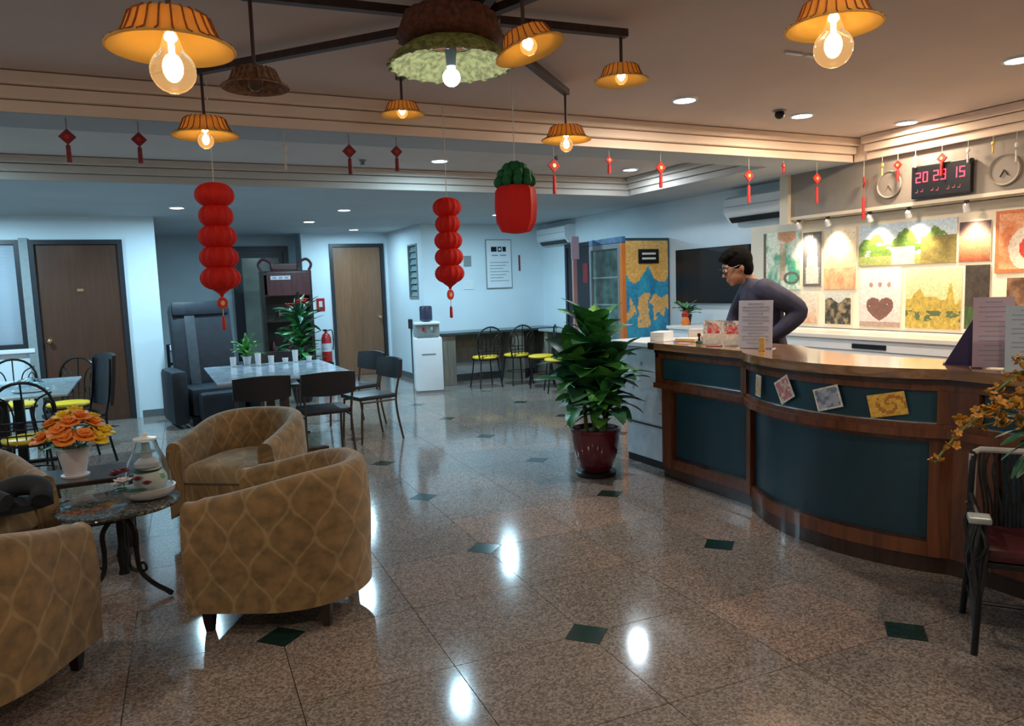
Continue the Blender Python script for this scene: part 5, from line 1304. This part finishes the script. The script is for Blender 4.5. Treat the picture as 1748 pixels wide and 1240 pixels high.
for si, s_ in enumerate(SPR):
    P = bez(s_, 8); MB().tube(P, .004, 5).build('stem', M_stem, fl)
    for k in range(9, len(P)):
        f = k/len(P)
        for rep in range(3 if f < .8 else 2):
            c = P[k]+Vector((q.uniform(-.035, .035), q.uniform(-.035, .035), q.uniform(-.035, .03)))*(1.15-f*.7)
            b = MB(); rr = (.021 if f < .75 else .013)*q.uniform(.8, 1.15); petals(b, (0, 0, 0), rr, 5, R(q.uniform(-50, -10)), q.random()*3)
            b.build('blossom', yfl, fl, tuple(c), (q.uniform(-1, 1), q.uniform(-1, 1), 0))
LY = leaf_mesh(.22, .035, M_leafd, .4)
for k in range(16): put_leaf(LY, fl, (q.uniform(-.22, -.04), q.uniform(.08, .2), q.uniform(.92, 1.0)), R(q.uniform(90, 230)), R(q.uniform(-30, 40)), q.uniform(.7, 1.2))

# ================================================================== timber ceiling fixture with rattan pendants
PEND = [ # x, y, z of the rim, rim radius, lit, label
 (.11, 2.15, 2.13, .152, 1, 'largest bright rattan pendant, upper left with big clear globe', 2),
 (.345, 4.22, 2.32, .160, 1, 'rattan pendant hanging above the left red lantern', 1),
 (.45, 3.12, 2.30, .125, 0, 'unlit brown rattan pendant under the left timber batten', 0),
 (1.33, 3.98, 2.44, .118, 1, 'small bright rattan pendant below the green woven shade', 0),
 (1.25, 2.34, 2.300, .121, 1, 'tilted rattan pendant at top centre overlapping the green shade', 0),
 (2.35, 3.97, 2.36, .146, 1, 'rattan pendant on a long rod just right of the paper pineapple, bulb showing', 1),
 (2.07, 2.98, 2.43, .123, 1, 'rattan pendant hanging at the end of the right batten', 0),
 (1.88, 1.62, 2.225, .133, 1, 'rattan pendant at upper right with clear round globe', 2)]
FZ = 2.645
tf = tag(empty('timber_ceiling_fixture', (1.36, 3.044, FZ)), 'dark timber star of battens fixed under the ceiling carrying the pendants', 'light fixture')
MB().lathe([(.10, -.03), (.12, -.02), (.12, .02), (.10, .052)], 8).build('hub', M_timber, tf)
for (x, y, z, r, on, lab, gl_) in PEND:
    d = Vector((x-1.36, y-3.044, 0)); L = d.length
    if L < .35: continue
    MB().bar(tuple(d.normalized()*.11), tuple(d*(1+.03/L)), .040, .034).build('batten', M_timber, tf)
for k in range(4):
    a = R(20+90*k); MB().tube([(.3*math.cos(a), .3*math.sin(a), .018), (.3*math.cos(a), .3*math.sin(a), .054)], .012, 6).build('ceiling_bracket', M_timber, tf)
def rattan(r, h, m):
    """inverted scalloped basket: pleated sides, wide brim, open below"""
    b = MB(); n = 60; fr = 24
    rip = lambda j, a: 1+(.035*math.cos(a*fr) if 1 <= j <= 6 else 0)
    b.lathe([(r*.16, h*.98), (r*.52, h*.90), (r*.62, h*.80), (r*.70, h*.45), (r*.78, h*.20), (r*.93, h*.05), (r, 0), (r*.985, -.002), (r*.91, h*.04), (r*.76, h*.18), (r*.68, h*.44), (r*.60, h*.78), (r*.50, h*.87), (r*.16, h*.95)], n, cap=False, ripple=rip)
    return b
for i, (x, y, z, r, on, lab, gsz) in enumerate(PEND):
    t = tag(empty('rattan_pendant', (x, y, z)), lab, 'pendant lamp', 'rattan pendant lamps')
    if i == 4: t.rotation_euler = (R(-10), R(-14), 0)
    h = r*.62; top = FZ-z-.018
    sh_ = rattan(r, h, None).build('shade', M_rattan_lit if on else M_rattan_off, t, smooth=True)
    b = MB()
    for k in range(24):
        a = 2*PI*k/24; c, s = math.cos(a), math.sin(a)
        b.tube([(r*.55*c, r*.55*s, h*.91), (r*.65*c, r*.65*s, h*.81), (r*.735*c, r*.735*s, h*.45), (r*.815*c, r*.815*s, h*.20), (r*.97*c, r*.97*s, h*.06), (r*1.035*c, r*1.035*s, .002)], r*.016, 5)
    rb_ = b.build('rattan_ribs', M_rib if on else M_rattan_off, t); rb_['kind'] = 'stuff'
    MB().tube([(r*1.01*math.cos(a*PI/24), r*1.01*math.sin(a*PI/24), 0) for a in range(48)], r*.022, 6, True).build('rim', M_rattan_lit if on else M_rattan_off, t, smooth=True)
    if i != 4: MB().tube([(0, 0, h*.96), (0, 0, top)], .0075, 8).build('rod', M_timber, t)
    else: MB().tube([(0, 0, h*.96), (.060, -.035, h*.96+.235)], .0065, 8).build('rod', M_timber, t)
    MB().lathe([(.012, h*.97), (.020, h*.95), (.020, h*.55), (.014, h*.50)], 14).build('socket', M_black, t, smooth=True)
    br = (.030, .040, .056)[gsz]*(1 if r < .16 or gsz < 2 else 1.15); zc = h*.5-br*(.75 if gsz == 0 else 1.0)-(0, .035, .045)[gsz]
    b = MB(); prof = [(.013, h*.50)]+[(max(.013, br*math.sin(q*PI/11)), zc+br*math.cos(q*PI/11)) for q in range(2, 11)]+[(.0005, zc-br)]
    b.lathe(prof, 20, cap=False); b.build('bulb', M_bulb if on else M_glass, t, smooth=True)
    if on:
        b = MB(); b.sphere((0, 0, zc+br*.12), br*.40, 14, 10, (1, 1, 1.45)); b.tube([(0, 0, zc+br*.6), (0, 0, h*.5)], br*.12, 8)  # oversized core shaped for the bulb's bright glow, not a wire
        b.build('glow_core', M_glowcore, t, smooth=True)
        e = {0: 6.0, 1: 9.0, 2: 9.0}[gsz]
        lo = lamp('POINT', (0, 0, h*.32), e, WARM, .018); lo.parent = t
# green woven shade with white globe and chandelier stem
t = tag(empty('woven_green_pendant', (1.14, 2.79, 2.36)), 'wide pale green woven shade with a white globe bulb, top centre', 'pendant lamp')
b = MB(); b.lathe([(.10, .085), (.16, .075), (.215, .035), (.238, 0), (.234, -.003), (.210, .029), (.155, .068), (.10, .078)], 64, cap=False, ripple=lambda j, a: 1+.018*math.cos(a*22)+.01*math.cos(a*9+j)); b.build('shade', M_greenweave, t, smooth=True)
for k in range(22):
    a = 2*PI*k/22; MB().sphere((.238*math.cos(a), .238*math.sin(a), -.001), .014, 8, 5, (1, 1, .6)).build('rim_tuft', M_greenweave, t, smooth=True)
b = MB(); b.lathe([(.15, .195), (.17, .190), (.205, .10), (.165, .078), (.10, .088), (.09, .10), (.14, .18)], 40, cap=True, ripple=lambda j, a: 1+.03*math.cos(a*20)); b.build('upper_basket', mat('brown_woven_basket', (.16, .055, .030), .7, var=.5, scale=45), t, smooth=True)
MB().lathe([(.018, -.002), (.022, .05), (.026, .20), (.018, .26)], 16).build('stem', mat('blue_grey_metal', (.16, .20, .32), .3, .6, var=.1, scale=9), t, smooth=True)
MB().tube([(0, 0, .26), (0, 0, .338)], .006, 6).build('rod', M_black, t)
for k in range(6):
    a = k*PI/3; MB().tube(bez([(.015*math.cos(a), .015*math.sin(a), .20), (.07*math.cos(a), .07*math.sin(a), .235), (.10*math.cos(a), .10*math.sin(a), .205)], 5), .006, 6).build('glass_arm', mat('pale_blue_glass', (.40, .55, .72), .15, var=.1, scale=9) if k == 0 else MATS['pale_blue_glass'], t, smooth=True)
MB().sphere((0, 0, -.045), .034, 20, 12).build('globe_bulb', M_led, t, smooth=True); MB().lathe([(.016, -.012), (.018, .0)], 14).build('socket', M_white, t)
lo = lamp('POINT', (0, 0, -.10), 2.6, (.88, .94, 1.0), .02); lo.parent = t
MB().lathe([(.001, .331), (.05, .331), (.05, .339)], 20).build('ceiling_rose', M_black, t)

# ================================================================== red paper lanterns, pineapple, ornaments
def paper_ball(z, r, hh, parent, m=M_red, n=14, nm='paper_ball'):
    b = MB(); prof = [(max(.004, r*math.sin(PI*q/12)**.8), z+hh/2*math.cos(PI*q/12)) for q in range(13)]
    b.lathe(prof, n*6, cap=True, ripple=lambda j, a: 1-.07*abs(math.sin(a*n/2))); return b.build(nm, m, parent, smooth=True)
def lantern(x, y, ztop, lab, r=.092, n=5, L=.62):
    t = tag(empty('paper_lantern', (x, y, 2.698)), lab, 'lantern', 'red paper lantern strings')
    d = 2.698-ztop
    MB().tube([(0, 0, -.001), (0, 0, -d)], .0028, 5).build('string', M_string, t)
    hh = L*.86/n
    for k in range(n):
        f = (1, .88, .98, 1.0, 1.04)[k]
        paper_ball(-d-hh*(k+.5), r*f, hh*1.22, t)
    zb = -d-hh*n
    MB().lathe([(.06, zb+.02), (.045, zb-.01), (.012, zb-.035), (.008, zb-.05)], 24).build('lower_cap', M_red, t, smooth=True)
    MB().tube([(0, 0, zb-.05), (0, 0, zb-.16)], .0025, 5).build('tassel_cord', M_string, t)
    MB().lathe([(.004, -.003), (.034, -.003), (.034, .003), (.004, .003)], 20, Matrix.Translation((0, 0, zb-.085)) @ Matrix.Rotation(R(90), 4, 'X') @ Matrix.Rotation(R(30), 4, 'Y')).build('round_charm', M_red2, t, smooth=True)
    MB().lathe([(.003, -.0045), (.014, -.0045), (.014, .0045), (.003, .0045)], 16, Matrix.Translation((0, 0, zb-.085)) @ Matrix.Rotation(R(90), 4, 'X') @ Matrix.Rotation(R(30), 4, 'Y')).build('charm_centre', M_gold, t, smooth=True)
    MB().lathe([(.003, zb-.16), (.009, zb-.17), (.011, zb-.235), (.002, zb-.24)], 10).build('tassel', M_red2, t, smooth=True)
    return t
lantern(.40, 4.60, 2.125, 'string of red paper lanterns hanging at left before the recliner', .108, 5, .68)
lantern(1.81, 4.60, 2.072, 'string of red paper lanterns hanging in the centre above the dispenser', .094, 5, .62)
pn = tag(empty('paper_pineapple', (1.92, 3.82, 2.698)), 'red paper pineapple with dark green leaves hanging at centre', 'lantern')
MB().tube([(0, 0, -.001), (0, 0, -.52)], .0028, 5).build('string', M_string, pn)
b = MB(); n = 10; prof = [(.03, -.635), (.10, -.642), (.118, -.67), (.122, -.76), (.114, -.84), (.085, -.895), (.03, -.905)]
b.lathe(prof, 80, cap=True, ripple=lambda j, a: 1-.09*abs(math.sin(a*n/2))); b.build('fruit_body', M_red, pn, smooth=True)
for ring, (rr, zz, c) in enumerate(((.095, -.618, 10), (.080, -.582, 9), (.050, -.548, 7), (.015, -.535, 3))):
    for k in range(c):
        a = 2*PI*k/c+ring*.3; MB().sphere((rr*math.cos(a), rr*math.sin(a), zz), .028, 10, 7, (1, 1, 1.15)).build('leaf_tuft', M_gtissue, pn, smooth=True)
def ornament(x, y, zt, zb, kind, lab, facing=0):
    L = zt-zb; t = tag(empty('hanging_ornament', (x, y, zt), facing), lab, 'ornament', 'small hanging ornaments along the ceiling edge')
    m = {'red': M_red2, 'dark': M_dred, 'gold': M_gold, 'pale': M_string}[kind]
    MB().tube([(0, 0, 0), (0, 0, -L*.28)], .002, 5).build('cord', M_string if kind != 'dark' else M_dred, t)
    if kind in ('red', 'dark'):
        w = min(.036, L*.13)
        MB().box(-w, w, -.006, .006, -w, w, Matrix.Translation((0, 0, -L*.30-w)) @ Matrix.Rotation(R(45), 4, 'Y'), b=.003).build('knot', m, t)
        MB().lathe([(.003, -.009), (w*.42, -.009), (w*.42, .009), (.003, .009)], 12, Matrix.Translation((0, 0, -L*.30-w)) @ Matrix.Rotation(R(90), 4, 'X')).build('knot_centre', M_gold if kind == 'red' else M_red2, t)
        MB().tube([(0, 0, -L*.30-2.3*w), (0, 0, -L*.62)], .0025, 5).build('tail_cord', m, t)
        MB().lathe([(.004, -L*.60), (.012, -L*.63), (.014, -L), (.003, -L-.002)], 10).build('tassel', m, t, smooth=True)
    else:
        MB().sphere((0, 0, -L*.45), .016, 10, 8, (1, .5, 1.3)).build('charm', m, t, smooth=True)
        MB().lathe([(.003, -L*.60), (.007, -L*.64), (.008, -L), (.002, -L-.002)], 8).build('tassel', m, t, smooth=True)
ZE = 2.499
for x, L, k, lab in ((-.32, .24, 'dark', 'leftmost dark red knot ornament under the cornice'), (.04, .23, 'dark', 'second dark red knot ornament from left under the cornice'), (.86, .24, 'pale', 'thin pale ornament between the left pendant and lantern row'), (1.27, .25, 'dark', 'small dark ornament left of the small bright pendant'),
    (1.59, .22, 'dark', 'dark thin ornament right under the small bright pendant'), (2.80, .34, 'red', 'long red ornament behind the globe pendant on long rod'), (3.29, .18, 'red', 'short faint red ornament right of the globe pendant'), (3.78, .27, 'red', 'red round knot ornament under the cornice above the plant'),
    (4.71, .37, 'red', 'thick red ornament before the air conditioner'), (5.11, .11, 'red', 'short red ornament between two long red ones'), (5.52, .36, 'red', 'long red ornament beside the cream post')):
    ornament(x*.984, 4.84, ZE, ZE-L, k, lab)
ornament(5.81, 4.66, ZE, ZE-.52, 'red', 'longest red ornament hanging at the cornice corner', R(45))
for y, L, k, lab in ((4.47, .16, 'gold', 'small gold ornament, first along the right cornice'), (4.32, .22, 'red', 'red ornament left of the digital clock'), (4.16, .14, 'pale', 'small pale ornament at the left of the digital clock'), (3.93, .24, 'red', 'red and gold ornament hanging over the digital clock'),
    (3.72, .17, 'pale', 'pale ornament at the right of the digital clock'), (3.53, .13, 'gold', 'small gold ornament above the round wall clock'), (3.36, .22, 'pale', 'pale ornament at the right frame edge')):
    ornament(5.80, y, ZE, ZE-L, k, lab, R(90))
